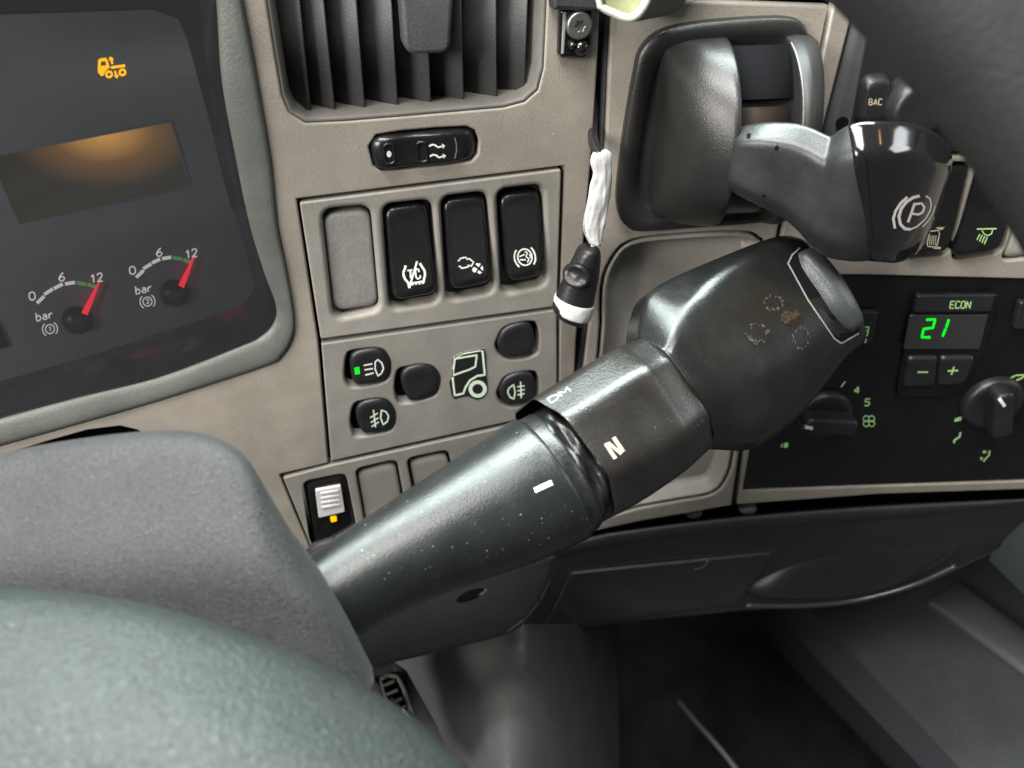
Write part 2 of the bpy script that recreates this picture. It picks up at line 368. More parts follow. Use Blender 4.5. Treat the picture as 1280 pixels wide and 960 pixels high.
def screen_mat():
    m = bpy.data.materials.new("amber_screen"); m.use_nodes = True; N = m.node_tree.nodes; L = m.node_tree.links; b = N["Principled BSDF"]
    b.inputs["Base Color"].default_value = (0.022, 0.020, 0.017, 1); b.inputs["Roughness"].default_value = 0.35
    tc = N.new("ShaderNodeTexCoord"); mp = N.new("ShaderNodeMapping"); L.new(tc.outputs["Object"], mp.inputs[0])
    mp.inputs["Scale"].default_value = (1 / 0.034, 1, 1 / 0.022); mp.inputs["Location"].default_value = (-0.008 / 0.034, 0, -0.0155 / 0.022)
    g = N.new("ShaderNodeTexGradient"); g.gradient_type = 'SPHERICAL'; L.new(mp.outputs[0], g.inputs[0])
    r = N.new("ShaderNodeValToRGB"); L.new(g.outputs[0], r.inputs[0]); e = r.color_ramp.elements
    e[0].position = 0; e[0].color = (0.010, 0.007, 0.003, 1); e[1].position = 1; e[1].color = (0.60, 0.30, 0.06, 1)
    k = r.color_ramp.elements.new(0.45); k.color = (0.12, 0.055, 0.012, 1)
    L.new(r.outputs[0], b.inputs["Emission Color"]); b.inputs["Emission Strength"].default_value = 0.8
    return m
SCREEN = screen_mat()
def lens_mat():
    m = bpy.data.materials.new("clear_lens"); m.use_nodes = True; N = m.node_tree.nodes; L = m.node_tree.links
    for n in list(N):
        if n.type != 'OUTPUT_MATERIAL': N.remove(n)
    out = [n for n in N if n.type == 'OUTPUT_MATERIAL'][0]
    t = N.new("ShaderNodeBsdfTransparent"); g = N.new("ShaderNodeBsdfGlossy"); g.inputs["Roughness"].default_value = 0.12
    d = N.new("ShaderNodeBsdfDiffuse"); d.inputs[0].default_value = (0.5, 0.52, 0.54, 1)
    f = N.new("ShaderNodeFresnel"); f.inputs[0].default_value = 1.35; mx = N.new("ShaderNodeMixShader"); L.new(f.outputs[0], mx.inputs[0]); L.new(t.outputs[0], mx.inputs[1]); L.new(g.outputs[0], mx.inputs[2])
    m2 = N.new("ShaderNodeMixShader"); m2.inputs[0].default_value = 0.03; L.new(mx.outputs[0], m2.inputs[1]); L.new(d.outputs[0], m2.inputs[2]); L.new(m2.outputs[0], out.inputs[0])
    return m
LENS = lens_mat()

MM = 0.001
# ================================================================== dashboard core behind everything
VB = float(PC.uv(1250, 655, -.07)[1])
ZT = float(PL.uv(500, -114)[1])
t = thing("dashboard_core", "black void behind the dashboard panels", None, PL.hit(600, 600, -0.07), kind="structure")
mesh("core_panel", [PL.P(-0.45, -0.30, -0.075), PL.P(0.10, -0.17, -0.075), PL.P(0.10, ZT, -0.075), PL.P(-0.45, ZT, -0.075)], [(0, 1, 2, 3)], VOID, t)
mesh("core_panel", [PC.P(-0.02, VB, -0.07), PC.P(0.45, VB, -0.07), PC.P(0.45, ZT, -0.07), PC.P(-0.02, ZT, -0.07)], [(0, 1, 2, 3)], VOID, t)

mesh("dashboard_top", [(-0.8, -0.002, ZT + .002), (0.09, -0.002, ZT + .002), (0.7, -0.10, ZT + .002), (0.7, 0.6, ZT + .03), (-0.8, 0.6, ZT + .03)], [(0, 1, 2, 3, 4)], DARKP, t)
# ================================================================== driver fascia
rim_o = [(296, -30), (303, 0), (322, 100), (339, 200), (347, 281), (358, 335), (368, 395), (366, 422), (353, 445), (330, 459), (200, 501), (100, 530), (0, 558), (-80, 581), (-420, 679)]
f_out = [(276, -112)] + rim_o + [(-420, 702), (-80, 598), (0, 571), (60, 552), (110, 538), (150, 533), (172, 538), (188, 551), (197, 600), (300, 715), (410, 752), (530, 712), (640, 686), (711, 655), (716, 520), (720, 430), (730, 300), (741, 180), (747, 80), (752, -30), (757, -112)]
vent_px = [(312, -98), (333, 0), (344, 70), (352, 118), (360, 140), (381, 154), (430, 152), (492, 147), (629, 135), (656, 128), (673, 113), (680, 85), (684, 0), (690, -98)]
slot_px = [(461, 183), (470, 169), (500, 164), (545, 160), (583, 158), (594, 163), (599, 176), (598, 193), (590, 202), (560, 207), (510, 212), (477, 214), (466, 207)]
hole_px = [(371, 249), (705, 207), (700, 380), (699, 516), (703, 640), (397, 714), (350, 593), (411, 579), (398, 428)]
fascia = tag(plate("dashboard_fascia", PL, PL.poly(f_out), [PL.poly(vent_px), PL.poly(slot_px), PL.poly(hole_px)], -0.006, 0, 0.0009, TAUPE, hbev=0.0009),
    "taupe grained plastic dashboard fascia framing the air vent and the driver's switch panels", "dashboard")

# ================================================================== instrument cluster
cl = thing("instrument_cluster", "dark instrument cluster with two air pressure gauges and an amber lit screen", "gauges", PL.hit(0, 560, 0))
def lrings(px_lists): return [[PL.hit(x, y, n) for x, y in smooth_poly(p, 5, closed=False)] for p, n in px_lists]
rim_m = [(262, -30), (270, 0), (277, 100), (295, 200), (312, 281), (330, 340), (345, 383), (341, 405), (325, 421), (300, 433), (200, 471), (100, 496), (0, 523), (-80, 546), (-420, 644)]
rim_f = [(238, -30), (248, 0), (258, 90), (276, 190), (298, 280), (312, 330), (318, 355), (312, 371), (298, 383), (275, 393), (200, 416), (125, 441), (0, 477), (-80, 500), (-420, 598)]
mid1 = [tuple(0.82 * np.array(a) + 0.18 * np.array(b)) for a, b in zip(rim_o, rim_m)]
mid2 = [tuple(0.12 * np.array(a) + 0.88 * np.array(b)) for a, b in zip(rim_o, rim_m)]
loft("rim", lrings([(rim_o, -0.004), (rim_o, 0.0002), (mid1, 0.0016), (mid2, -0.0012), (rim_m, -0.0030)]), RIMG, cl, sub=3, closed=False)
loft("ledge", lrings([(rim_m, -0.003), (rim_m, -0.0055), (rim_f, -0.020)]), LEDGE, cl, sub=1, closed=False)
NF = -0.0205
face = plate("face", PL, [PL.uv(*p, NF) for p in [(-460, 690), (-460, -80), (290, -80), (345, 420), (250, 430)]], [], NF - 0.004, NF, 0.0002, FACE, cl)
hood = plate("hood", PL, [PL.uv(*p, NF + .002) for p in rpoly([(-460, 34), (0, 19), (190, 13), (222, 24), (233, 48), (262, 155), (290, 270), (330, 260), (290, -80), (-460, -80)][::-1], [0, 0, 0, 0, 6, 6, 12, 12, 6, 0][::-1])], [], NF - 0.001, NF + 0.0012, 0.0008, mat("cluster_hood", (0.020, 0.022, 0.026), 0.5, 0.4), cl)
SF = Surf(face)
q = [(-12, 197), (213, 153), (237, 232), (25, 280)]
qf = [(-16, 194), (215, 150), (240, 234), (23, 283)]
loft("screen_frame", [[PL.hit(*p, n) for p in l_] for l_, n in ((qf, NF - .001), (qf, NF + .0006), (q, NF + .0006), (q, NF - .0005))], FACE, cl, sub=1, cap0=False, cap1=False)
tag(plate("screen", PL, [PL.uv(*p, NF) for p in q], [], NF - .001, NF + 0.00015, 0.0001, SCREEN, cl), "small screen glowing amber at its upper edge")
plate("dial_edge", PL, [PL.uv(*p, NF) for p in [(-60, 380), (-2, 402), (11, 431), (-60, 450)]], [], NF, NF + 0.002, 0.0004, VOID, cl)
# amber truck warning symbol
def z1(x, y): return (100 + x / 16, 60 + y / 16)
Z = lambda L_, f=z1: [f(*p) for p in L_]
tag(prints("warning_symbol", SF, [
    ('f', Z([(365, 230), (420, 205), (425, 260), (415, 350), (360, 380)])), ('f', Z([(420, 205), (525, 190), (540, 265), (425, 268)])),
    ('f', Z([(525, 190), (560, 260), (600, 400), (540, 410), (525, 345), (515, 265)])), ('f', Z([(355, 360), (540, 345), (560, 420), (500, 470), (480, 540), (430, 565), (360, 490)])),
    ('s', 2.9, circ(*z1(582, 525), 3.5), True), ('s', 2.9, circ(*z1(850, 485), 3.5), True),
    ('s', 3.6, Z([(620, 390), (905, 350)])), ('s', 2.6, Z([(620, 200), (650, 320)])), ('f', Z([(600, 165), (675, 210), (660, 255), (575, 240)])),
    ('s', 2.6, Z([(700, 450), (730, 560)])), ('f', Z([(670, 545), (785, 530), (745, 615)]))], AMBER, cl), "lit amber truck symbol with height arrows")
def z2(x, y): return (x / 4.923, 300 + y / 4.923)
def gauge(segs, greens, needle, hub, txt, icon, dig):
    g = prints("pressure_gauge", SF, [('s', 4.4, Z(s, z2)) for s in segs] + txt, DIALW, cl)
    prints("green_band", SF, [('s', 4.6, Z(s, z2)) for s in greens], DIALG, g)
    c = z2(*icon); prints("brake_symbol", SF, [('s', 1.4, circ(*c, 5.6), True), ('s', 1.4, circ(*c, 9.4, 120, 225, 12)), ('s', 1.4, circ(*c, 9.4, -60, 40, 12))] + word(dig, c[0] - 1.6, c[1] - 2.6, (3.2, -.6), (.3, 5.4), .2, 1.3), DIALW, g)
    # domed hub and tapered needle standing off the face
    hc = PL.uv(*z2(*hub), NF + 0.004); R = 0.0060
    out = [hc + R * np.array([math.cos(a), math.sin(a)]) for a in np.linspace(0, 2 * math.pi, 36, endpoint=False)]
    cushion("hub", PL, out, lambda u, v, r: NF + 0.0015 + 0.0050 * math.sqrt(max(0, 1 - r * r * .9)), NF, HUB, g, rings=10)
    a, b = [PL.uv(*z2(*p), NF + 0.0035) for p in needle]; e = nrm(b - a); s = np.array([-e[1], e[0]])
    plate("needle", PL, [a + s * .00125, a - s * .00125, b - s * .0004, b + s * .0004], [], NF + 0.0028, NF + 0.0038, 0.0002, RED, g)
gauge([[(228, 388), (272, 345)], [(272, 334), (326, 300)], [(332, 298), (386, 270)], [(400, 270), (462, 260)]], [[(472, 262), (532, 272)], [(540, 272), (590, 288)]],
      [(520, 455), (606, 268)], (468, 512), word('0', 176 / 4.923, 300 + 322 / 4.923, (7.5, -1.6), (1.6, 10.5), .3, 1.9) + word('6', 360 / 4.923, 300 + 205 / 4.923, (7, -1.5), (1, 10), .3, 1.9) + word('12', 556 / 4.923, 300 + 215 / 4.923, (6.2, -1.2), (.8, 10), .35, 1.9) + word('bar', 222 / 4.923, 300 + 448 / 4.923, (5.4, -1.1), (1, 10), .4, 1.8), (308, 547), '1')
gauge([[(838, 230), (884, 186)], [(882, 176), (932, 145)], [(936, 140), (986, 116)], [(998, 114), (1054, 105)]], [[(1064, 107), (1120, 116)], [(1126, 120), (1172, 134)]],
      [(1112, 292), (1190, 114)], (1072, 347), word('0', 794 / 4.923, 300 + 165 / 4.923, (7.3, -1.6), (1.4, 10), .3, 1.9) + word('6', 960 / 4.923, 300 + 54 / 4.923, (7, -1.4), (.8, 9.6), .3, 1.9) + word('12', 1140 / 4.923, 300 + 65 / 4.923, (6, -1.1), (.7, 9.6), .35, 1.9) + word('bar', 834 / 4.923, 300 + 285 / 4.923, (5.2, -1.1), (.9, 9.6), .4, 1.8), (908, 378), '2')
lens_o = [PL.uv(*p, -0.003) for p in smooth_poly(rim_m, 3, closed=False)] + [PL.uv(-420, -30, -0.003)]
plate("lens", PL, lens_o, [], -0.0042, -0.003, 0.0003, LENS, cl)

# ================================================================== air vent
av = thing("air_vent", "dark grey dashboard air vent with upright slats and a square thumb tab", "air vent", PL.hit(510, 150, -0.01))
vo = ccw(PL.poly(vent_px)); vin = offs(vo, 0.0016); vin2 = offs(vo, 0.0026)
loft("vent_frame", [[PL.P(q[0], q[1], n) for q in lp] for lp, n in ((offs(vo, .0001), -0.001), (offs(vo, 0.0005), -0.0004), (vin, -0.0016), (vin2, -0.006), (vin2, -0.035))], mat("vent_frame_grey", (0.11, 0.105, 0.095), 0.5, 0.4, var=[(60, .2)]), av, sub=1, cap0=False, cap1=False)
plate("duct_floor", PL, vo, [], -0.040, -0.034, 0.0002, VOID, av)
for xt, xb, yb in [(375, 391, 148), (405, 421, 144), (446, 458, 141.5), (490, 499, 138), (534, 540, 134), (577, 581, 130), (621, 622, 126), (661, 656, 121)]:
    A, B = PL.uv(xt + (xt - xb) * .6, -92, -0.007), PL.uv(xb, yb + 5, -0.007); k = 12; rings = []
    sec = rpoly([(0.0, 0.0), (-0.0004, 0.0012), (-0.0135, -0.012), (-0.0120, -0.0145)], [.0004, .0006, .0006, .0004], 3)
    for i in range(2):
        base = A if i == 0 else B
        rings.append([PL.P(base[0] + q[0], base[1], -0.008 + q[1]) for q in sec])
    loft("slat", rings, SLAT, av, sub=1)
plate("thumb_tab", PL, rpoly(PL.poly([(494, -85), (572, -85), (562, 66), (506, 68)], 0.001), 0.004), [], -0.014, 0.002, 0.0016, SLAT, av)

# ================================================================== icons helper for zoomed reading
def zz(ox, oy, s): return lambda x, y: (ox + x / s, oy + y / s)

# ================================================================== sliding vent switch under the vent
rs = thing("rocker_switch", "black horizontal rocker switch with two wavy air arrows below the vent", "switch", PL.hit(530, 214, 0), "black dashboard switches")
so = ccw(PL.poly(slot_px)); sb = offs([np.array(q) for q in smooth_poly(so, 3)], 0.0006)
body = cushion("switch_body", PL, sb, lambda u, v, r: -0.002 + 0.0052 * edge_round(r, .35) - 0.0016 * math.exp(-((u - .35) / .18) ** 2) - 0.0025 * u * u, -0.012, BLACK, rs, rings=12)
S = Surf(body); zf = zz(450, 150, 8)
prints("air_symbol", S, [('s', 2.3, Z([(690, 262), (720, 245), (750, 250), (780, 272), (820, 262)], zf)), ('f', Z([(815, 232), (852, 256), (828, 288)], zf)),
    ('s', 2.3, Z([(698, 364), (730, 345), (760, 352), (790, 374), (830, 362)], zf)), ('f', Z([(822, 334), (860, 354), (838, 386)], zf))], WHITE, rs)
prints("white_dot", S, [('f', circ(*zf(290, 340), 3.1, ry=4, k=14))], WHITE, rs)
for cx, cy, rx, ry in ((290, 340, 50, 112), (620, 320, 52, 112)):
    a = np.array(zf(cx, cy)); w2, h2 = rx / 8, ry / 8
    lp = rpoly([a + np.array(p) for p in ((-w2 - 1, -h2), (w2 - 1, -h2), (w2 + 1, h2), (-w2 + 1, h2))], 4.5, 5)
    V = []; ks = (-0.0001, 0.0006, 0.0006, -0.0001); fs = (1.0, 0.93, 0.82, 0.75); c = sum(lp) / len(lp)
    V = [[S(*(c + (p - c) * f), k) for p in lp] for f, k in zip(fs, ks)]
    loft("grip_ridge", V, BLACK, rs, sub=1, cap0=False, cap1=False)
ln = [zf(945, 175), zf(962, 240), zf(965, 310), zf(945, 385)]
prints("grip_line", S, [('s', 1.5, ln)], mat("grip_line_grey", (0.16, 0.16, 0.16), 0.3), rs)

# ================================================================== switch panels
def inset_panel(name, quad, holes, label, m, r=0.0015, hb=0.0014):
    o = offs(ccw(rpoly(PL.poly(quad), r)), 0.0004)
    return o, [ccw(rpoly(PL.poly(h), rr)) for h, rr in holes]
bays = [([(402, 262), (463, 256), (475, 388), (417, 400)], .0048), ([(478, 256), (540, 249), (549, 378), (487, 388)], .0045), ([(551, 246), (609, 239), (618, 366), (558, 377)], .0045), ([(621, 237), (679, 230), (683, 357), (627, 368)], .0045)]
p1o, p1h = inset_panel("switch_panel", [(373, 252), (702.5, 210), (697, 383), (400, 424.5)], bays, "", TAUPE2)
sp = thing("switch_panel", "taupe switch panel with four upright bays between vent and light panel", "switch panel", PL.hit(550, 420, 0))
plate("panel_plate", PL, p1o, p1h, -0.0075, 0.0006, 0.0008, TAUPE2, sp, hbev=0.0022, seg=5)
for h in p1h:
    plate("bay_floor", PL, offs(h, -0.0006), [], -0.012, -0.0075, 0.0002, TAUPE2 if h is p1h[0] else BTN, sp)
o = tag(cushion("blank_cover", PL, ccw(rpoly([PL.uv(*p, -.002) for p in [(404, 267), (462, 261), (473, 383), (418, 391)]], .0045)), lambda u, v, r: -0.0045 + 0.0022 * edge_round(r, .10) + .0006 * v, -0.009, BLANK),
    "flat grey blank cover plate filling the bay beside the traction switch", "blank cover", "blank switch covers")
def rocker(quad, label, ntop=-0.0012, nbot=0.0042, pl=PL, r=0.0042):
    t = thing("rocker_switch", label, "switch", pl.hit(*quad[3], 0), "black dashboard switches")
    ns = (ntop, ntop, nbot, nbot)
    ol = ccw(rpoly([pl.uv(*p, n * .8) for p, n in zip(quad, ns)], r, 7))
    b = cushion("switch_body", pl, ol, lambda u, v, rr: -0.004 + (0.0035 + ntop * 0.8 + (nbot - ntop) * max(0.0, 1 - v) ** 1.25 - 0.0006 * math.sin(math.pi * v)) * 1.0 * (0.35 + 0.65 * edge_round(rr, .20)) + 0.0008 * edge_round(rr, .2), -0.0105, BLACK, t, rings=12)
    return t, b
t, b = rocker([(480, 261), (533, 254), (548, 369), (492, 379)], "black rocker switch marked with a struck out T C symbol"); S = Surf(b); zf = zz(490, 310, 16)
prints("traction_symbol", S, [('s', 3.0, Z([(270, 345), (262, 400), (230, 470), (228, 540), (260, 620), (320, 690), (350, 800)], zf)), ('s', 3.0, Z([(555, 300), (600, 375), (650, 450), (660, 530), (640, 620), (625, 700)], zf)),
    ('s', 2.6, Z([(500, 262), (470, 370), (430, 500), (390, 640), (345, 800)], zf)), ('s', 2.0, Z([(305, 450), (410, 435)], zf)), ('s', 2.4, Z([(365, 445), (375, 600)], zf)),
    ('s', 2.2, Z([(540, 480), (530, 425), (490, 415), (465, 450), (480, 580), (515, 620), (565, 590), (560, 540)], zf)), ('s', 2.4, Z([(350, 700), (480, 690), (640, 660)], zf))]
    + [('s', 2.4, Z([(x, y), (x + 8, y + 35)], zf)) for x, y in ((405, 710), (475, 700), (545, 690), (610, 680))], WHITE, t)
t, b = rocker([(553, 251), (606, 245), (616, 355), (564, 366)], "black rocker switch marked with an engine and fan symbol"); S = Surf(b); zf = zz(560, 310, 21.33)
prints("engine_symbol", S, [('s', 1.9, Z([(255, 340), (300, 330), (325, 275), (480, 245), (505, 300), (565, 280), (680, 375), (620, 480), (530, 455), (545, 500), (360, 540), (330, 485), (280, 495)], zf)),
    ('f', Z([(725, 430), (770, 400), (875, 415), (815, 515)], zf)), ('f', Z([(640, 560), (690, 500), (785, 555), (725, 655), (660, 630)], zf)), ('f', Z([(855, 540), (910, 460), (935, 530), (935, 610)], zf)), ('f', Z([(775, 645), (815, 590), (905, 650), (840, 695)], zf))], WHITE, t)
t, b = rocker([(624, 245), (675, 239), (682, 346), (636, 355)], "black rocker switch marked with an exhaust brake circle symbol"); S = Surf(b); zf = zz(630, 300, 21.33)
prints("brake_symbol", S, [('s', 1.9, circ(*zf(555, 455), 8.9, ry=10.2, rot=-10), True), ('s', 2.1, Z([(325, 265), (285, 340), (270, 450), (290, 560), (340, 640), (405, 720)], zf)), ('s', 2.1, Z([(715, 195), (790, 290), (835, 420), (835, 540), (795, 650)], zf)),
    ('s', 1.7, Z([(410, 440), (545, 385)], zf)), ('s', 1.7, Z([(425, 525), (580, 525)], zf)), ('s', 1.7, Z([(545, 325), (590, 310), (625, 350), (595, 400), (590, 450), (640, 480), (660, 530), (615, 590)], zf)), ('s', 1.6, Z([(670, 375), (705, 420), (690, 485)], zf))], WHITE, t)

# light switch panel
lp_ = thing("light_switch_panel", "taupe light switch panel with five black push buttons and a truck emblem", "switch panel", PL.hit(560, 570, 0))
zf = zz(430, 430, 6.737); zg = zz(615, 400, 8)
rec = [Z([(25, 90), (90, 52), (240, 35), (330, 50), (385, 130), (395, 200), (375, 285), (300, 335), (90, 366), (25, 335), (5, 250)], zf),
       Z([(85, 510), (170, 475), (290, 458), (370, 480), (425, 555), (438, 625), (415, 705), (350, 745), (120, 782), (75, 745), (55, 640)], zf),
       Z([(455, 220), (540, 190), (650, 172), (745, 190), (800, 255), (812, 315), (785, 410), (720, 455), (500, 502), (445, 465), (428, 350)], zf),
       Z([(60, 170), (120, 80), (250, 30), (400, 15), (450, 50), (470, 160), (460, 310), (425, 350), (330, 385), (180, 398), (80, 350), (35, 260)], zg),
       Z([(75, 660), (130, 570), (250, 525), (400, 512), (450, 545), (468, 640), (455, 800), (420, 830), (330, 860), (180, 872), (90, 830), (50, 740)], zg)]
p2o = offs(ccw(rpoly(PL.poly([(400.5, 429), (697, 386), (697.5, 514), (413, 577.5)]), .0012)), .0004)
p2h = [ccw([np.array(a) for a in smooth_poly(PL.poly(r), 4)]) for r in rec]
plate("panel_plate", PL, p2o, p2h, -0.007, 0.0003, 0.0008, TAUPE2, lp_, hbev=0.0013, seg=4)
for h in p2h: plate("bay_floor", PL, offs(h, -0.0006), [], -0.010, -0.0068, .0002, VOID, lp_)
btn = [Z([(55, 130), (95, 75), (240, 42), (325, 55), (375, 120), (390, 195), (368, 280), (290, 330), (120, 352), (75, 310), (55, 210)], zf),
       Z([(105, 560), (150, 500), (290, 465), (365, 485), (420, 555), (432, 625), (410, 700), (345, 740), (180, 762), (130, 700), (105, 630)], zf),
       Z([(485, 270), (530, 210), (650, 178), (740, 195), (795, 258), (808, 315), (780, 405), (715, 450), (570, 490), (515, 420), (485, 340)], zf),
       Z([(70, 180), (130, 90), (250, 40), (350, 32), (405, 80), (430, 190), (420, 300), (370, 355), (200, 388), (100, 345), (60, 260)], zg),
       Z([(85, 670), (140, 585), (250, 535), (360, 525), (415, 570), (435, 660), (425, 750), (370, 830), (200, 860), (115, 815), (75, 740)], zg)]
B = []
for pts in btn:
    NB = 0.0016
    ol = ccw([np.array(a) for a in smooth_poly([PL.uv(*p, NB) for p in pts], 4)])
    B.append(cushion("push_button", PL, ol, lambda u, v, r: -0.0002 + 0.0022 * edge_round(r, .30) - .0003 * (1 - r), -0.007, BTN, lp_, rings=9))
S = Surf(B[0])
prints("headlamp_symbol", S, [('s', 1.9, Z([(165, 180), (240, 165)], zf)), ('s', 1.9, Z([(172, 217), (245, 205)], zf)), ('s', 1.9, Z([(178, 260), (250, 243)], zf)), ('s', 1.8, Z([(285, 130), (320, 160), (332, 205), (315, 245), (285, 268), (262, 210), (262, 150)], zf), True)], WHITE, B[0])
prints("indicator_light", S, [('f', Z([(88, 198), (128, 192), (134, 250), (95, 257)], zf))], LEDG, B[0])
S = Surf(B[1])
prints("fog_lamp_symbol", S, [('s', 1.8, Z([(248, 555), (265, 700)], zf)), ('s', 1.6, Z([(220, 620), (285, 580)], zf)), ('s', 1.6, Z([(225, 660), (290, 620)], zf)), ('s', 1.6, Z([(232, 695), (292, 655)], zf)), ('s', 1.8, Z([(315, 555), (355, 570), (375, 605), (365, 650), (330, 678), (308, 620)], zf), True)], PALEG, B[1])
S = Surf(B[4])
prints("rear_fog_symbol", S, [('s', 1.8, Z([(215, 645), (170, 680), (155, 720), (180, 770), (218, 790), (230, 720)], zg), True), ('s', 1.8, Z([(285, 615), (292, 780)], zg)), ('s', 1.6, Z([(250, 668), (325, 655)], zg)), ('s', 1.6, Z([(252, 708), (325, 695)], zg)), ('s', 1.6, Z([(252, 748), (325, 735)], zg))], PALEG, B[4])
em = ccw(PL.poly(Z([(912, 112), (1000, 62), (1150, 36), (1180, 40), (1192, 70), (1200, 270), (1208, 350), (1200, 405), (1165, 450), (1115, 464), (1065, 445), (1040, 430), (925, 456), (905, 430), (885, 325), (908, 255)], zf)))
emb = tag(plate("truck_emblem", PL, em, [], 0.0, 0.0008, 0.0003, BTN, lp_), "black emblem with pale green cab outline and wheel")
S = Surf(emb)
prints("emblem_outline", S, [('s', 2.6, Z([(922, 118), (1000, 78), (1165, 48), (1185, 258), (1120, 268), (1060, 305), (1022, 365), (1005, 415), (932, 432), (912, 270), (932, 130)], zf), True), ('s', 2.4, Z([(940, 122), (1118, 92), (1105, 190), (1060, 212), (920, 262)], zf)),
    ('s', 4.6, circ(*zf(1125, 378), 9.0, ry=8.6), True)], PALEG, emb)

# lower switch panel
ls = thing("lower_switch_panel", "taupe panel with lamp switch bay and blank bays partly behind the stalk", "switch panel", PL.hit(480, 680, 0))
lb = [([(379, 602), (432, 591), (446, 660), (392, 690)], .004), ([(444, 586), (496, 574), (512, 660), (462, 690)], .0042), ([(508, 573), (560, 562), (578, 640), (526, 665)], .0042)]
p3o = offs(ccw(rpoly(PL.poly([(353, 597), (411, 581.5), (698, 518), (702, 638), (400, 711)]), .0010)), .0003)
p3h = [ccw(rpoly(PL.poly(h), r)) for h, r in lb]
plate("panel_plate", PL, p3o, p3h, -0.006, 0.0004, .0007, TAUPE2, ls, hbev=.0012, seg=4)
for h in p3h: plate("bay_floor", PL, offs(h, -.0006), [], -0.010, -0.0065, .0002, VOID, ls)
for k, (qd, lab) in enumerate(zip([[(447, 590), (494, 579), (510, 660), (464, 690)], [(512, 577), (558, 567), (577, 640), (530, 665)]], ["taupe blank cover in the bay next to the lamp switch", "taupe blank cover touching the selector sleeve's upper edge"])):
    tag(cushion("blank_cover", PL, ccw(rpoly([PL.uv(*p, -.001) for p in qd], .004)), lambda u, v, r: -0.0040 + 0.0026 * edge_round(r, .12), -0.008, TAUPE2), lab, "blank cover", "blank switch covers")
t = thing("lamp_switch", "black reading lamp switch with ribbed white lens and amber light", "switch", PL.hit(415, 690, 0))
b = cushion("switch_body", PL, offs(p3h[0], .0005), lambda u, v, r: -0.003 + 0.0030 * edge_round(r, .25) - .001 * math.sin(math.pi * v), -0.009, BLACK, t)
zf = zz(340, 540, 5.818)
lens = plate("lamp_lens", PL, rpoly(PL.poly(Z([(315, 425), (500, 390), (530, 580), (340, 625)], zf), .001), .0008), [], -0.001, 0.0012, .0004, LENSW, t)
for k in range(4):
    y = 438 + k * 33
    tagp = PL.poly(Z([(352 + k * 3, y + 4), (484 + k * 3, y - 18), (487 + k * 3, y - 2), (355 + k * 3, y + 20)], zf), .0014)
    plate("lens_rib", PL, tagp, [], .0008, .0019, .0003, LENSW, lens)
plate("indicator_light", PL, rpoly(PL.poly(Z([(425, 632), (468, 624), (472, 650), (430, 660)], zf), .0008), .0003), [], -.001, .0006, .0001, AMBER, t)

# ================================================================== hook bracket with screw
zf = zz(680, 0, 10.67)
t = thing("screw_bracket", "small black bracket with a star socket steel screw beside the vent", "bracket", PL.hit(718, 74, 0))
br = plate("bracket_plate", PL, rpoly(PL.poly(Z([(215, 130), (650, 130), (640, 560), (600, 690), (545, 780), (240, 775), (195, 720)], zf), .003), .0010), [], 0.0001, .0035, .0012, GLOSS, t)
plate("bracket_lip", PL, rpoly(PL.poly(Z([(255, 160), (302, 160), (265, 720), (228, 722)], zf), .0036), .0003), [], .003, .0042, .0004, mat("bracket_edge", (.22, .22, .22), .3), t)
cc = PL.uv(*zf(480, 345), .006); ol = [cc + .0050 * np.array([math.cos(a), math.sin(a)]) for a in np.linspace(0, 2 * math.pi, 32, endpoint=False)]
star = [cc + (.0024 if k % 2 == 0 else .0016) * np.array([math.cos(k * math.pi / 6), math.sin(k * math.pi / 6)]) for k in range(12)]
sc_ = plate("screw_head", PL, ol, [rpoly(star, .0003, 2)], .0035, .0062, .0009, STEEL, t, hbev=.0002)
plate("screw_socket", PL, offs(ccw(star), -.0004), [], .0034, .0042, .0001, STEEL, t)
for (x, y, rr) in ((505, 640, .0030), (375, 600, .0018)):
    cc = PL.uv(*zf(x, y), .005); ol = [cc + rr * np.array([math.cos(a), math.sin(a)]) for a in np.linspace(0, 2 * math.pi, 24, endpoint=False)]
    cushion("bracket_nub", PL, ol, lambda u, v, r: .0035 + .0032 * math.sqrt(max(0, 1 - r * r)), .003, GLOSS, t)
tag(plate("dark_trim_block", PL, rpoly(PL.poly([(684, -40), (762, -40), (760, 8), (742, 13), (690, 11)], .004), .001), [], .0002, .007, .0015, DARKP), "dark grey trim block above the screw bracket", "trim")

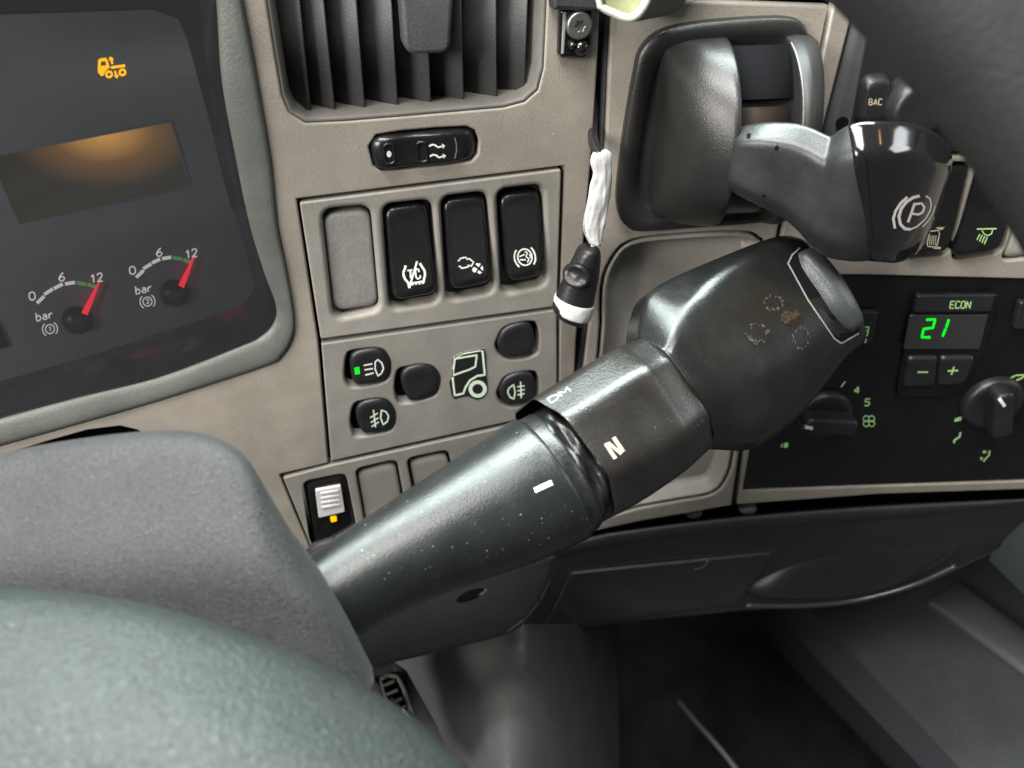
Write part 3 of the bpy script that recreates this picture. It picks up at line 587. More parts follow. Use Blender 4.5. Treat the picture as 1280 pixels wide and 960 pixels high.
# ================================================================== hanging connector
zf = zz(660, 150, 3.556); nb = 0.016
t = thing("hanging_connector", "black plug with white band hanging on a white taped wire", "plug", PL.hit(714, 402, nb))
def zl(px, py, n=nb): return zof(PL, px, py, n)
rnd = random.Random(3)
secs = []
for (a, b_) in [((742, 192), (758, 187)), ((738, 200), (764, 194)), ((742, 218), (764, 215)), ((738, 232), (763, 240)), ((735, 250), (761, 258)), ((731, 270), (757, 276)), ((730, 288), (754, 292)), ((737, 304), (751, 306))]:
    secs.append((a, b_, zl(*a), zl(*b_), .0016 + .0010 * rnd.random()))
rg = limb_rings(secs, ROUND); rg = [[p + 0.00030 * np.array([rnd.uniform(-1, 1), rnd.uniform(-1, 1), rnd.uniform(-1, 1)]) for p in r] for r in rg]
loft("tape_sleeve", rg, TAPE, t, sub=4)
def tube(name, pts, rad, m, parent, k=10):
    pts = smooth_poly(pts, 6, closed=False); rings = []
    for i, p in enumerate(pts):
        ax = nrm(pts[min(i + 1, len(pts) - 1)] - pts[max(i - 1, 0)]); a = nrm(np.cross(ax, (0.31, 0.2, 0.9))); b2 = np.cross(ax, a)
        r = rad if np.isscalar(rad) else rad[0] + (rad[1] - rad[0]) * i / (len(pts) - 1)
        rings.append([p + r * (math.cos(q) * a + math.sin(q) * b2) for q in np.linspace(0, 2 * math.pi, k, endpoint=False)])
    return loft(name, rings, m, parent, sub=1)
tube("wire", [PL.hit(744, 120, -.01), PL.hit(741, 160, -.002), PL.hit(742, 178, .008), PL.hit(749, 195, nb)], .0021, CABLE, t)
tube("bare_wire", [PL.hit(744, 298, nb), PL.hit(740, 312, nb), PL.hit(737, 325, nb)], .0010, TAPE, t)
cs = [((727, 309), (744, 307), .004), ((722, 314), (749, 311), .0058), ((716, 326), (750, 321), .0062), ((708, 342), (748, 344), .0066), ((700, 360), (744, 366), .007), ((694, 374), (740, 384), .0075), ((691, 386), (737, 396), .0075), ((697, 396), (731, 404), .006)]
bod = loft("plug_body", limb_rings([(a, b_, zl(*a), zl(*b_), th) for a, b_, th in cs], ROUND), CABLE, t, sub=4)
cs = [((695, 370), (742, 379), .0079), ((693.5, 373), (741.5, 384), .0083), ((692, 384), (738, 395), .0083), ((693, 388), (736, 397), .0079)]
loft("white_band", limb_rings([(a, b_, zl(*a), zl(*b_), th) for a, b_, th in cs], ROUND), TAPE, t, sub=2)
S = Surf(bod); c = np.array((722, 344.0)); lp2 = [np.array(p) for p in circ(*c, 14.5, ry=15.5, k=32)]
rg = [[S(*(c + (p - c) * f), k) for p in lp2] for f, k in ((1.0, -.0005), (.98, .0018), (.85, .0026), (.68, .0026), (.58, .0016), (.35, .0010), (.05, .0010))]
loft("plug_cap", rg, CABLE, t, sub=1, cap0=False)

# ================================================================== centre console fascia
con_o = [(766, -4), (763, 30), (757, 180), (737, 400), (728, 470), (714, 640), (706, 676), (745, 664), (800, 652), (860, 642), (915, 632), (937, 480), (973, 285), (1007, 150), (1036, 7), (870, 1)]
tray_px = [(716, 654), (722, 600), (747, 440), (750, 362), (763, 324), (787, 301), (842, 293), (925, 289), (950, 297), (956, 318), (940, 430), (920, 556), (912, 594), (893, 618), (850, 627), (800, 636)]
tray = ccw([np.array(p) for p in smooth_poly(PC.poly(tray_px), 3)])
tag(plate("console_fascia", PC, PC.poly(con_o), [tray], -0.005, 0, .0012, TAUPE, hbev=.0012), "taupe console fascia around the parking brake valve and empty tray", "dashboard")
tg = thing("console_tray", "shallow grey brown recessed tray behind the selector head", "tray", PC.hit(820, 640, -.01))
ti = offs(tray, .0012)
loft("tray_wall", [[PC.P(q_[0], q_[1], n) for q_ in offs(ti, d)] for d, n in ((0, -.004), (.0003, -.0015), (.0012, -.0010), (.0022, -.002), (.0045, -.0085), (.0070, -.0105))], TAUPE2, tg, sub=2, cap0=False, cap1=False)
plate("tray_floor", PC, offs(ti, .0066), [], -.014, -.0104, .0001, TAUPE2, tg)
strip = [(746, -30), (752, -30), (764, -30), (762, 30), (755, 180), (735, 400), (726, 470), (710, 650), (704, 650), (719, 470), (728, 400), (748, 180), (754, 30)]
tag(plate("shaded_edge_strip", PC, PC.poly(strip[2:], -.006), [], -.02, -.0045, .0015, mat("edge_shade_grey", (.10, .105, .11), .5)), "grey rubber seam strip between driver fascia and console", "trim")  # shade on the console's chamfer, painted as a separate grey strip
# right hand console frame
SW = [[(1158, 203), (1216, 203), (1187, 319), (1129, 324)], [(1223, 203), (1288, 202), (1252, 317), (1188, 327)], [(1297, 202), (1362, 201), (1318, 320), (1250, 328)]]
cr_o = [(1042, 6), (1064, 9), (1063, 28), (1030, 156), (1017, 200), (1190, 195), (1560, 192), (1560, 610), (1280, 612), (1100, 618), (920, 631), (941, 490), (978, 290), (1012, 150)]
clim_px = [(976, 344), (1075, 344), (1280, 349), (1560, 352), (1560, 600), (1280, 602), (1100, 608), (928, 614)]
tag(plate("climate_surround", PC, PC.poly(cr_o), [PC.poly(clim_px)] + [ccw(rpoly(PC.poly(s), .004)) for s in SW], -.005, 0, .0010, TAUPE, hbev=.0009), "taupe console frame around the climate panel and the lighting switches", "dashboard")

# ================================================================== parking brake valve
pb = thing("parking_brake", "black parking brake valve with grey hand lever marked with a circled P", "parking brake", PC.hit(880, 285, 0))
sur = [(772, 266), (769, 235), (778, 160), (790, 90), (798, 60), (820, 38), (860, 27), (920, 21), (975, 19), (1000, 26), (1008, 48), (1002, 100), (985, 190), (966, 262), (945, 275), (870, 281), (800, 286), (782, 280)]
so_ = ccw([np.array(p) for p in smooth_poly(PC.poly(sur), 3)])
sc0 = np.mean(so_, axis=0)
loft("surround", [[PC.P(*(sc0 + (q_ - sc0) * (1 - d / .040)), n) for q_ in so_] for d, n in ((0, -.001), (0.0002, .003), (.0012, .0046), (.0045, .0052), (.0090, .0035), (.0115, .0012), (.016, .0010))], BRAKE, pb, sub=3, cap0=False, cap1=True)
vt, vb_ = PC.uv(905, 42)[1], PC.uv(893, 270)[1]; vc, ah = (vt + vb_) / 2, (vt - vb_) / 2; Pn = 0.040
uL, uS, uR, uE = PC.uv(815, 165)[0], PC.uv(888, 165)[0], PC.uv(957, 165)[0], PC.uv(996, 165)[0]
def arch(u, h, hv, ex=2.0, k=36, base=0.0):
    out = []
    for i in range(k + 1):
        a = math.pi * i / k; c_, s_ = math.cos(a), math.sin(a)
        out.append(PC.P(u, vc + hv * math.copysign(abs(c_) ** (2 / ex), c_), base + h * abs(s_) ** (2 / ex)))
    return out
rg = []
for f in np.linspace(0, 1, 14):
    g = (1 - (1 - f) ** 2.6) ** (1 / 2.6); rg.append(arch(uL + (uS - uL) * f, max(.0008, (Pn * (.62 + .38 * f)) * g), ah * (.80 + .20 * min(1, g * 1.05)), 2.15))
rg += [arch(uS + .0010, Pn * .985, ah * .985, 2.15), arch(uS + .0014, Pn * .94, ah * .95, 2.15), arch(uS + .0014, Pn * .3, ah * .6, 2.15)]
loft("valve_dome", rg, BRAKE, pb, sub=1, closed=False)
loft("slot_drum", [arch(uS - .001, Pn * .70, ah * .92), arch(uR + .001, Pn * .70, ah * .92)], CLIM, pb, sub=1, closed=False)
rg = [arch(uR - .0002, Pn * .5, ah * .7, 2.1), arch(uR, Pn * .96, ah * .96, 2.1), arch(uR + .0006, Pn * 1.0, ah * .99, 2.1), arch(uR + .003, Pn * 1.02, ah, 2.1), arch(uR + .4 * (uE - uR), Pn * .98, ah, 2.1), arch(uR + .8 * (uE - uR), Pn * .80, ah * .97, 2.1), arch(uE, Pn * .5, ah * .92, 2.1), arch(uE + .002, .0008, ah * .88, 2.1)]
loft("valve_side", rg, mat("valve_side_black", (.012, .0115, .011), .5, .4, var=[(40, .25)]), pb, sub=3, closed=False)
tube("rim_highlight", arch(uR + .0004, Pn * .995, ah * .985, 2.1)[3:24], .00035, mat("rim_highlight_grey", (.16, .155, .15), .4), pb, k=6)  # bright rim highlight, put in as a thin pale tube
def arch_part(u, h, a0, a1, k=14): return [PC.P(u, vc + ah * .92 * h / .70 * math.cos(a), Pn * h * math.sin(a)) for a in np.linspace(math.radians(a0), math.radians(a1), k)]
ul, ur = uS + .002, uR - .002
loft("slot_slide", [arch_part(ul, .69, 62, 100), arch_part(ul, .735, 62, 100), arch_part(ur, .735, 62, 100), arch_part(ur, .69, 62, 100)], BROWN, pb, sub=1, closed=False)
loft("slot_shutter", [arch_part(ul - .002, .69, 20, 58), arch_part(ul - .002, .76, 20, 58), arch_part(ur + .001, .76, 20, 58), arch_part(ur + .001, .69, 20, 58)], VOID, pb, sub=1, closed=False)
BOX = resample(rpoly([(-1, -.8), (-1, .35), (-.56, 1), (.72, 1), (1, .6), (1, -.8)], [.1, .18, .22, .22, .18, .1], 6), 64)
def zc(p, n): return zof(PC, p[0], p[1], n)
lv = []
for T, B_, n, th in [((923, 163), (914, 228), .030, .009), ((928, 158), (913, 236), .031, .0115), ((957, 153), (938, 250), .036, .012), ((992, 154), (975, 268), .041, .012), ((1014, 160), (996, 284), .0445, .012), ((1031, 168), (1012, 302), .048, .012), ((1040, 170), (1018, 308), .0495, .012), ((1050, 163), (1027, 315), .0515, .0122), ((1061, 157), (1038, 320), .0535, .0125), ((1078, 153), (1057, 323), .056, .013), ((1093, 154), (1075, 324), .057, .013), ((1108, 160), (1090, 322), .0565, .0125)]:
    lv.append((T, B_, zc(T, n), zc(B_, n), th))
lever = loft("lever", limb_rings(lv, BOX, 0.85), LEVER, pb, sub=4)
lv = []
for T, B_, n, th in [((1060, 158), (1082, 321), .0560, .0126), ((1064, 155), (1086, 323), .0562, .0138), ((1080, 152), (1092, 324), .0568, .0140), ((1106, 152), (1102, 325), .0556, .0140), ((1138, 155), (1118, 326), .051, .0135), ((1165, 165), (1135, 320), .044, .013), ((1182, 180), (1150, 306), .037, .012), ((1189, 198), (1160, 285), .031, .010)]:
    lv.append((T, B_, zc(T, n), zc(B_, n), th))
grip = loft("lever_end", limb_rings(lv, BOX, 0.85), GLOSS, lever, sub=4)
S = Surf(grip, lever); zf = zz(1100, 230, 7.11)
prints("parking_symbol", S, [('s', 3.6, Z([(350, 105), (290, 120), (230, 160), (185, 220), (165, 290), (180, 360), (220, 398), (270, 402)], zf)), ('s', 1.8, Z([(270, 402), (330, 375), (400, 310), (440, 240), (452, 180), (440, 130), (405, 105)], zf)),
    ('s', 3.2, Z([(240, 115), (180, 170), (135, 240), (115, 310), (130, 395)], zf)), ('s', 1.4, Z([(485, 190), (470, 250), (430, 320), (375, 380)], zf)), ('s', 3.2, Z([(245, 340), (305, 170)], zf)), ('s', 2.8, Z([(300, 180), (365, 170), (390, 205), (375, 250), (340, 270), (275, 262)], zf))], mat("print_pinkish", (.62, .56, .52), .6), lever)
prints("lever_dimple", Surf(lever), [('f', circ(936, 170, 2.6, ry=3.6, k=12, rot=20)), ('f', circ(971, 185, 2.6, ry=3.6, k=12, rot=20)), ('f', circ(955, 245, 2.2, ry=2.2, k=12))], VOID, lever)

# ================================================================== pale holder at the top of the seam
t = thing("pale_holder", "pale green plastic holder with open end above the brake valve", "holder", PC.hit(790, 28, .03))
ho = [(737, -70), (745, 2), (750, 13), (764, 21), (778, 27), (788, 28.5), (799, 24), (809, 11), (816, -6), (835, -70)]
hi = [(748, -62), (752, 0), (757, 6), (770, 12), (780, 16), (787, 17), (795, 12), (802, 2), (806, -8), (820, -62)]
bk = [(770, -70), (775, -10), (782, 3), (800, 14), (812, 20), (830, 20), (845, 14), (858, 0), (868, -15), (885, -70)]
hr = lambda pts, n: [PC.hit(x, y, n) for x, y in smooth_poly(pts, 4)]
loft("holder_rim", [hr(ho, .030), hr([tuple(.9 * np.array(a) + .1 * np.array(b)) for a, b in zip(ho, hi)], .0325), hr([tuple(.2 * np.array(a) + .8 * np.array(b)) for a, b in zip(ho, hi)], .0325), hr(hi, .030), hr(hi, .022)], PALE, t, sub=2, cap0=False, cap1=False)
loft("holder_body", [hr(ho, .030), hr([tuple(.6 * np.array(a) + .4 * np.array(b)) for a, b in zip(ho, bk)], .022), hr(bk, .004)], mat("holder_body_grey", (.10, .095, .08), .55), t, sub=3, cap0=False)
mesh("holder_inside", hr(hi, .0225), [tuple(range(len(hr(hi, .0225))))], PALEIN, t)

# ================================================================== radio
rd = thing("radio", "dark car radio with a rounded button and rotary knob behind the steering wheel", "radio", PC.hit(1100, 195, 0))
ro = [(1071, -40), (1067, 15), (1033, 156), (1022, 194), (1195, 190), (1560, 188), (1560, -40)]
plate("radio_front", PC, PC.poly(ro, -.001), [], -.02, .001, .0035, mat("radio_plastic", (.060, .060, .063), .42, .5, var=[(60, .2)]), rd)
plate("radio_recess", PC, rpoly(PC.poly([(1098, -40), (1062, 160), (1052, 185), (1560, 182), (1560, -40)], .001), .003), [], .0005, .0016, .0003, mat("radio_dark", (.014, .013, .014), .45), rd)
zf = zz(1030, 60, 5.12); rb = ccw(rpoly(PC.poly(Z([(262, 190), (440, 165), (430, 500), (215, 510)], zf), .006), .004))
rbb = cushion("radio_button", PC, rb, lambda u, v, r: .0015 + .0055 * edge_round(r, .35), .0005, BTN, rd)
prints("button_lettering", Surf(rbb), word('BAC', 1086.5, 123.5, (4.1, 0), (-.5, 7.5), .45, 1.6), CREAM, rbb)
cc = PC.uv(1150, 138, .012); ol = lambda r_: [cc + r_ * np.array([math.cos(a), math.sin(a)]) for a in np.linspace(0, 2 * math.pi, 36, endpoint=False)]
cushion("radio_knob", PC, ol(.0125), lambda u, v, r: .002 + .012 * edge_round(r, .25), .0005, BTN, rd)
cc = PC.uv(1052, 153, .001); cushion("radio_pin_hole", PC, ol(.0024), lambda u, v, r: .0022, .001, VOID, rd)

# ================================================================== lighting switches on the right
zf = zz(1100, 230, 7.11)
def rsw(i, label):
    qd = SW[i]; c = np.mean(qd, axis=0); qd = [tuple(c + (np.array(p) - c) * .97) for p in qd]
    return rocker(qd, label, -.001, .0045, PC)
t, b = rsw(0, "black rocker switch with a mirror or lamp symbol under the brake lever's end"); S = Surf(b)
t["label"] = "black rocker switch with an upright ribbed box symbol under the brake lever"
prints("box_symbol", S, [('s', 1.5, Z([(440, 420), (520, 410), (528, 440), (505, 545), (490, 558), (425, 555), (418, 530)], zf), True)] + [('s', 1.0, Z([(446 + 17 * k, 455), (438 + 17 * k, 540)], zf)) for k in range(4)] + [('f', Z([(490, 385), (575, 380), (550, 408), (520, 402)], zf)), ('f', Z([(460, 572), (520, 555), (545, 562), (535, 582)], zf))], CREAM, t)
t, b = rsw(1, "black rocker switch with a shining lamp symbol beside the steering wheel rim"); S = Surf(b)
prints("lamp_symbol", S, [('s', 1.9, Z([(860, 400), (1035, 396)], zf)), ('s', 1.4, Z([(905, 410), (925, 445), (960, 458), (990, 440), (1000, 405)], zf)), ] + [('s', 1.4, Z([(885 + 22 * k, 445 + 8 * k), (860 + 22 * k, 498 + 12 * k)], zf)) for k in range(4)], GLOWG, t)
o = [tuple(np.mean(SW[2], axis=0) + (np.array(p) - np.mean(SW[2], axis=0)) * .95) for p in SW[2]]
tag(cushion("blank_cover", PC, ccw(rpoly(PC.poly(o, -.001), .004)), lambda u, v, r: -.004 + .003 * edge_round(r, .15), -.008, TAUPE2), "taupe blank cover beside the lamp symbol switch, half hidden by the steering wheel", "blank cover", "blank switch covers")
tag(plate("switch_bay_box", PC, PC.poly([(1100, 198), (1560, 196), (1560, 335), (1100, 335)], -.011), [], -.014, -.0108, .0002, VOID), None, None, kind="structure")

# ================================================================== climate panel
cp = thing("climate_control_unit", "glossy black climate control panel with green digits and two rotary knobs", "climate control", PC.hit(1100, 605, 0))
cpo = offs(ccw(PC.poly(clim_px)), .0004)
cpl = plate("panel_plate", PC, cpo, [], -.006, -.0012, .0006, CLIM, cp)
zf = zz(1120, 360, 4.0)
blk = plate("button_block", PC, rpoly(PC.poly(Z([(100, 30), (520, 30), (440, 330), (330, 500), (260, 545), (0, 545), (10, 480)], zf), .001), .003), [], -.002, .0012, .0009, CLIM, cp)
eb = plate("econ_button", PC, rpoly(PC.poly(Z([(112, 42), (500, 38), (482, 122), (92, 126)], zf), .003), .0010), [], .001, .0026, .0008, BTN, cp)
prints("econ_lettering", Surf(eb), word('ECON', *zf(274, 66), (4.9, 0), (-1.6, 8.6), .38, 1.6), GLOWG, eb)
dp = plate("display", PC, rpoly(PC.poly(Z([(72, 138), (462, 136), (418, 306), (38, 306)], zf), .002), .0008), [], .001, .0020, .0003, LCDG, cp)
prints("digits", Surf(dp), [('s', 3.0, Z(s, zf)) for s in ([(150, 158), (196, 156), (184, 198), (138, 204), (128, 246), (172, 246)], [(264, 156), (250, 198)], [(248, 202), (232, 242)])], LEDG, dp)
for k, (qd, sym) in enumerate((([(60, 345), (212, 343), (200, 490), (30, 500)], [[(108, 420), (160, 420)]]), ([(222, 343), (400, 343), (350, 470), (310, 485), (206, 490)], [[(258, 414), (310, 412)], [(290, 392), (276, 434)]]))):
    bb = cushion("temperature_button", PC, ccw(rpoly(PC.poly(Z(qd, zf), .003), .0025)), lambda u, v, r: .001 + .0026 * edge_round(r, .2), .0005, BTN, cp)
    prints("button_symbol", Surf(bb), [('s', 2.0, Z(s, zf)) for s in sym], GLOWG, bb)
zk = zz(960, 360, 4.364)
rb = plate("recirculation_button", PC, rpoly(PC.poly(Z([(470, 135), (610, 135), (570, 310), (430, 320)], zk), .002), .0015), [], -.0015, .0016, .0008, BTN, cp)
prints("recirculation_symbol", Surf(rb), [('s', 1.6, Z([(505, 215), (550, 212), (540, 258), (510, 262)], zk), True), ('s', 1.2, Z([(512, 235), (540, 232)], zk)), ('s', 1.5, Z([(520, 275), (536, 280), (528, 298)], zk))], GLOWG, rb)
eb2 = plate("side_button", PC, rpoly(PC.poly([(1276, 378), (1330, 378), (1320, 412), (1268, 412)], .002), .0012), [], -.0015, .002, .0008, BTN, cp)
S = Surf(cpl)
for its in ([('s', 1.5, Z([(398, 540), (422, 508)], zk))], word('4', *zk(474, 538), (6.2, 0), (-1.4, 8.0), .3, 1.7), word('5', *zk(530, 604), (6.2, 0), (-1.0, 8.6), .3, 1.6)): prints("fan_number", S, its, GLOWG, cp)
prints("fan_symbol", S, [('s', 1.3, circ(*zk(550 + dx, 725 + dy), 3.6, k=14), True) for dx, dy in ((-15, -13), (15, -13), (-15, 14), (15, 14))], GLOWG, cp)
prints("fan_off_symbol", S, [('s', 1.5, Z([(72, 868), (78, 848)], zk)), ('f', Z([(88, 845), (110, 842), (108, 868), (84, 872)], zk))], GLOWG, cp)
zf2 = zz(1120, 360, 4.0)
for its in ([('s', 1.6, Z([(350, 575), (375, 560), (395, 540)], zf2)), ('s', 1.6, Z([(375, 540), (405, 535)], zf2)), ('s', 1.2, Z([(370, 575), (385, 555)], zf2))],
    [('f', Z([(295, 652), (330, 640), (325, 662), (290, 668)], zf2))], [('s', 2.2, Z([(322, 720), (318, 742), (290, 762), (290, 775)], zf2))],
    [('s', 2.0, Z([(468, 812), (465, 835), (445, 855), (437, 868)], zf2)), ('f', Z([(435, 812), (455, 815), (448, 826), (432, 824)], zf2)), ('f', Z([(420, 845), (436, 848), (424, 862)], zf2))],
    [('s', 2.0, Z([(570, 450), (600, 436), (640, 434), (632, 448), (600, 462), (572, 464)], zf2), True)]): prints("airflow_symbol", S, its, GLOWG, cp)
def knob(px, py, n, rad, ang, mark, nm):
    c = PC.uv(px, py, n); R_ = lambda a, r: c + r * np.array([math.cos(a), math.sin(a)])
    k = cushion("rotary_knob", PC, [R_(a, rad) for a in np.linspace(0, 2 * math.pi, 48, endpoint=False)], lambda u, v, r: -.001 + n * .35 * edge_round(r, .2), -.002, BTN, cp)
    a = math.radians(ang); e = np.array([math.cos(a), math.sin(a)]); s = np.array([-e[1], e[0]])
    g = plate("knob_grip", PC, rpoly([c + e * rad * .93 + s * rad * .30, c - e * rad * .93 + s * rad * .34, c - e * rad * .93 - s * rad * .34, c + e * rad * .93 - s * rad * .30], rad * .25), [], 0, n, .0022, BTN, k, seg=4)
    prints("pointer_mark", Surf(g, k), [('s', 4.2, mark)], WHITE, k)
knob(1040, 536, .012, .0150, 172, [(1005, 533), (1016, 535.5)], "fan")
knob(1256, 522, .013, .0160, 106, [(1249, 498), (1256, 508)], "air")

# ================================================================== lower dashboard
xs = [520, 600, 680, 760, 840, 920, 1000, 1080, 1160, 1240, 1340]
ya = [722, 702, 682, 664, 653, 644, 637, 631, 627, 624, 620]
yc = [822, 806, 792, 779, 770, 762, 757, 752, 728, 690, 640]
rows = []
for f, n in ((0, -.020), (0, -.004), (.02, .003), (.07, .0055), (.14, .005), (.20, .003), (.5, -.002), (.9, -.008), (1.0, -.012), (1.01, -.03), (1.02, -.20)):
    rows.append([PC.hit(x, a + (b_ - a) * f + (3 if f == 0 and n > -.01 else 0), n) for x, a, b_ in zip(xs, ya, yc)])
lower = tag(loft("lower_dashboard", rows, LOWER, None, sub=3, closed=False), None, None, kind="structure")
zq = zz(800, 600, 2.667); zr = zz(380, 600, 2.667)
dl = thing("drawer_lid", "dark grey flush drawer lid below the console with a thumb notch", "drawer", PC.hit(800, 770, 0))
SL = Surf(lower, eps=.0)
dpx = rpoly([(713, 715), (968, 689), (926, 750), (680, 784)], 4, 4)
c = np.array((815, 738)); rg = [[SL(*(c + (p - c) * f), k) for p in dpx] for f, k in ((1.0, -.0005), (.998, .0010), (.99, .0016), (.97, .0016), (.5, .0016), (.02, .0016))]
dll = loft("lid_panel", rg, LOWER, dl, sub=1, cap0=False)
prints("thumb_notch", Surf(dll), [('s', 1.6, [(886, 694), (884, 703), (878, 709), (867, 712)])], mat("notch_edge", (.16, .16, .17), .4), dl)
prints("lid_edge_highlight", Surf(lower, dll), [('s', 1.3, [(709, 713), (800, 701), (968, 687)]), ('s', 1.6, [(711, 714), (704, 738), (692, 763), (677, 787)])], mat("lid_highlight_grey", (.07, .07, .072), .4), dl)  # highlight along the lid's joints, painted as paler strokes
pull = [(926, 752), (960, 727), (1000, 706), (1050, 690), (1105, 681), (1160, 678), (1210, 680), (1238, 686), (1200, 708), (1150, 730), (1090, 746), (1020, 755), (960, 757)]
po = ccw([np.array(p) for p in smooth_poly(PC.poly(pull, .002), 4)])
gp = thing("pull_handle", "smooth dark bulging pull handle with shiny lower lip under the console", "handle", PC.hit(1080, 755, 0))
cushion("handle_shell", PC, po, lambda u, v, r: -.014 + .022 * edge_round(r, .5) * (1 - .5 * v), -.03, mat("handle_dark", (.014, .015, .018), .30, .5), gp, rings=14)
for x, y, lab in ((868, 644, "grey clip in the dark gap below the console tray"), (936, 639, "grey clip in the dark gap below the climate panel corner")):
    tag(cushion("trim_clip", PC, ccw([np.array(a) for a in PC.poly(circ(x, y, 11, ry=4, k=20, rot=-7), -.004)]), lambda u, v, r: -.006 + .003 * edge_round(r, .5), -.012, mat("clip_grey", (.12, .12, .12), .4)), lab, "clip")

tube("handle_lip", [PC.hit(*p, .004) for p in [(932, 757), (1000, 757), (1060, 752), (1110, 741), (1150, 728), (1195, 707)]], .0017, mat("lip_dark", (.03, .03, .033), .25, .6), gp)
# steering column lower cover
zcov = lambda x, y: 0.345 + (y - 690) * .00012 + (x - 440) * .00010
cov = [(380, 690), (450, 668), (560, 662), (640, 672), (690, 692), (693, 706), (687, 730), (670, 760), (640, 790), (560, 812), (500, 826), (420, 842), (380, 800)]
cv = thing("column_cover", "dark grey lower steering column cover below the selector sleeve", "steering column", D(560, 820, .36))
c = np.array((545, 745)); cp_ = smooth_poly(cov, 4)
rg = []
for f, dz in ((1.0, .05), (1.0, .012), (.995, .004), (.97, .0005), (.93, -.0005), (.6, -.003), (.3, -.004), (.02, -.004)):
    rg.append([D(*(c + (p - c) * f), zcov(*(c + (p - c) * f)) + dz) for p in cp_])
cvs = loft("cover_shell", rg, LOWER, cv, sub=1, cap0=False)
prints("screw_hole", Surf(cvs), [('f', circ(588, 744, 19, ry=6, k=20, rot=-22))], VOID, cv)
prints("hole_edge", Surf(cvs), [('s', 3, [(598, 744), (604, 741), (608, 736)])], mat("hole_edge_grey", (.12, .12, .12), .4), cv)
prints("cover_edge", Surf(cvs), [('s', 2.2, [(693, 700), (689, 722), (674, 752), (655, 774), (633, 790)])], mat("cover_edge_grey", (.13, .13, .13), .4), cv)

# ================================================================== footwell
rg = []
for y, xl, xr, z_ in ((780, 497, 790, .49), (830, 503, 790, .475), (870, 525, 790, .46), (910, 545, 790, .445), (960, 572, 790, .425), (1040, 610, 790, .40)):
    rg.append(smooth_poly([D(xl - 25, y, z_ + .06), D(xl, y, z_), D((xl + 640) / 2, y, z_ - .035), D(640, y, z_ - .05), D(690, y, z_ - .02), D(735, y, z_ + .06), D(765, y, z_ + .16), D(775, y, z_ + .30)], 5, closed=False))
cb = loft("column_tube", rg, mat("column_grey", (.075, .073, .072), .36, .5, var=[(30, .2)], bump=[(300, .0003)]), None, sub=4, closed=False)
tag(cb, "dark grey rounded column boot rising from the footwell below the stalk", "steering column")
ft = thing("footwell", None, None, D(900, 960, .9), kind="structure")
def P4(*a): return [D(*q) for q in a]
mesh("footwell_floor", P4((300, 1100, .75), (1300, 1100, .75), (1250, 700, 1.05), (420, 720, 1.05)), [(0, 1, 2, 3)], CARPET, ft)
mesh("footwell_wall", P4((420, 830, 1.04), (1250, 830, 1.04), (1250, 500, .80), (420, 560, .80)), [(0, 1, 2, 3)], CARPET, ft)
# engine tunnel
tn = thing("engine_tunnel", None, None, D(1200, 950, .6), kind="structure")
r0 = [(940, 735, .74), (972, 768, .70), (1020, 822, .66), (1085, 890, .61), (1160, 968, .56), (1240, 1060, .51)]
r1 = [(985, 730, .70), (1012, 762, .66), (1070, 822, .62), (1130, 885, .575), (1200, 960, .53), (1280, 1050, .49)]
r2 = [(1180, 600, .70), (1280, 650, .66), (1360, 700, .62), (1440, 750, .58), (1520, 810, .54), (1600, 890, .50)]
r00 = [(x - 30, y + 10, z + .12) for x, y, z in r0]
loft("tunnel_side", [[D(*q) for q in r] for r in (r00, r0)], BLUEP, tn, sub=1, closed=False)
mid_ = [tuple(.985 * np.array(a) + .015 * np.array(b)) for a, b in zip(r1, r2)]
loft("tunnel_edge", [[D(*q) for q in r] for r in (r0, r1)], mat("tunnel_edge_plastic", (.038, .041, .047), .5), tn, sub=1, closed=False)
tt = loft("tunnel_top", [[D(*q) for q in r] for r in (r1, mid_, r2)], BLUEP, tn, sub=1, closed=False)
ST = Surf(tt, eps=0.0)
tp = rpoly([(1158, 757), (1195, 733), (1330, 832), (1330, 888)], 3, 4); c = np.mean(tp, axis=0)
tr = tag(loft("tunnel_trim_strip", [[ST(*(c + (p - c) * f), k) for p in tp] for f, k in ((1, -.002), (1, .006), (.985, .008), (.5, .008), (.02, .008))], mat("trim_strip_grey", (.075, .08, .082), .45), None, sub=1, cap0=False), "long grey trim strip along the engine tunnel top", "trim")
ss = tag(loft("seat_side", [[D(*q) for q in r] for r in ([(1236, 700, .5), (1250, 668, .48), (1285, 640, .46)], [(1300, 762, .5), (1310, 705, .47), (1330, 640, .45)], [(1400, 850, .5), (1400, 755, .47), (1420, 640, .45)])], mat("seat_green_grey", (.045, .060, .055), .7, .3), None, sub=4, closed=False), "dark green grey side panel beyond the trim strip", "panel")
tb = [D(848, 876, .72), D(868, 900, .70), D(895, 930, .68), D(925, 968, .66), D(950, 1010, .64)]
tag(tube("floor_hose", tb, .0022, mat("hose_grey", (.10, .10, .10), .5), None), "thin grey hose lying in the dark footwell", "hose")
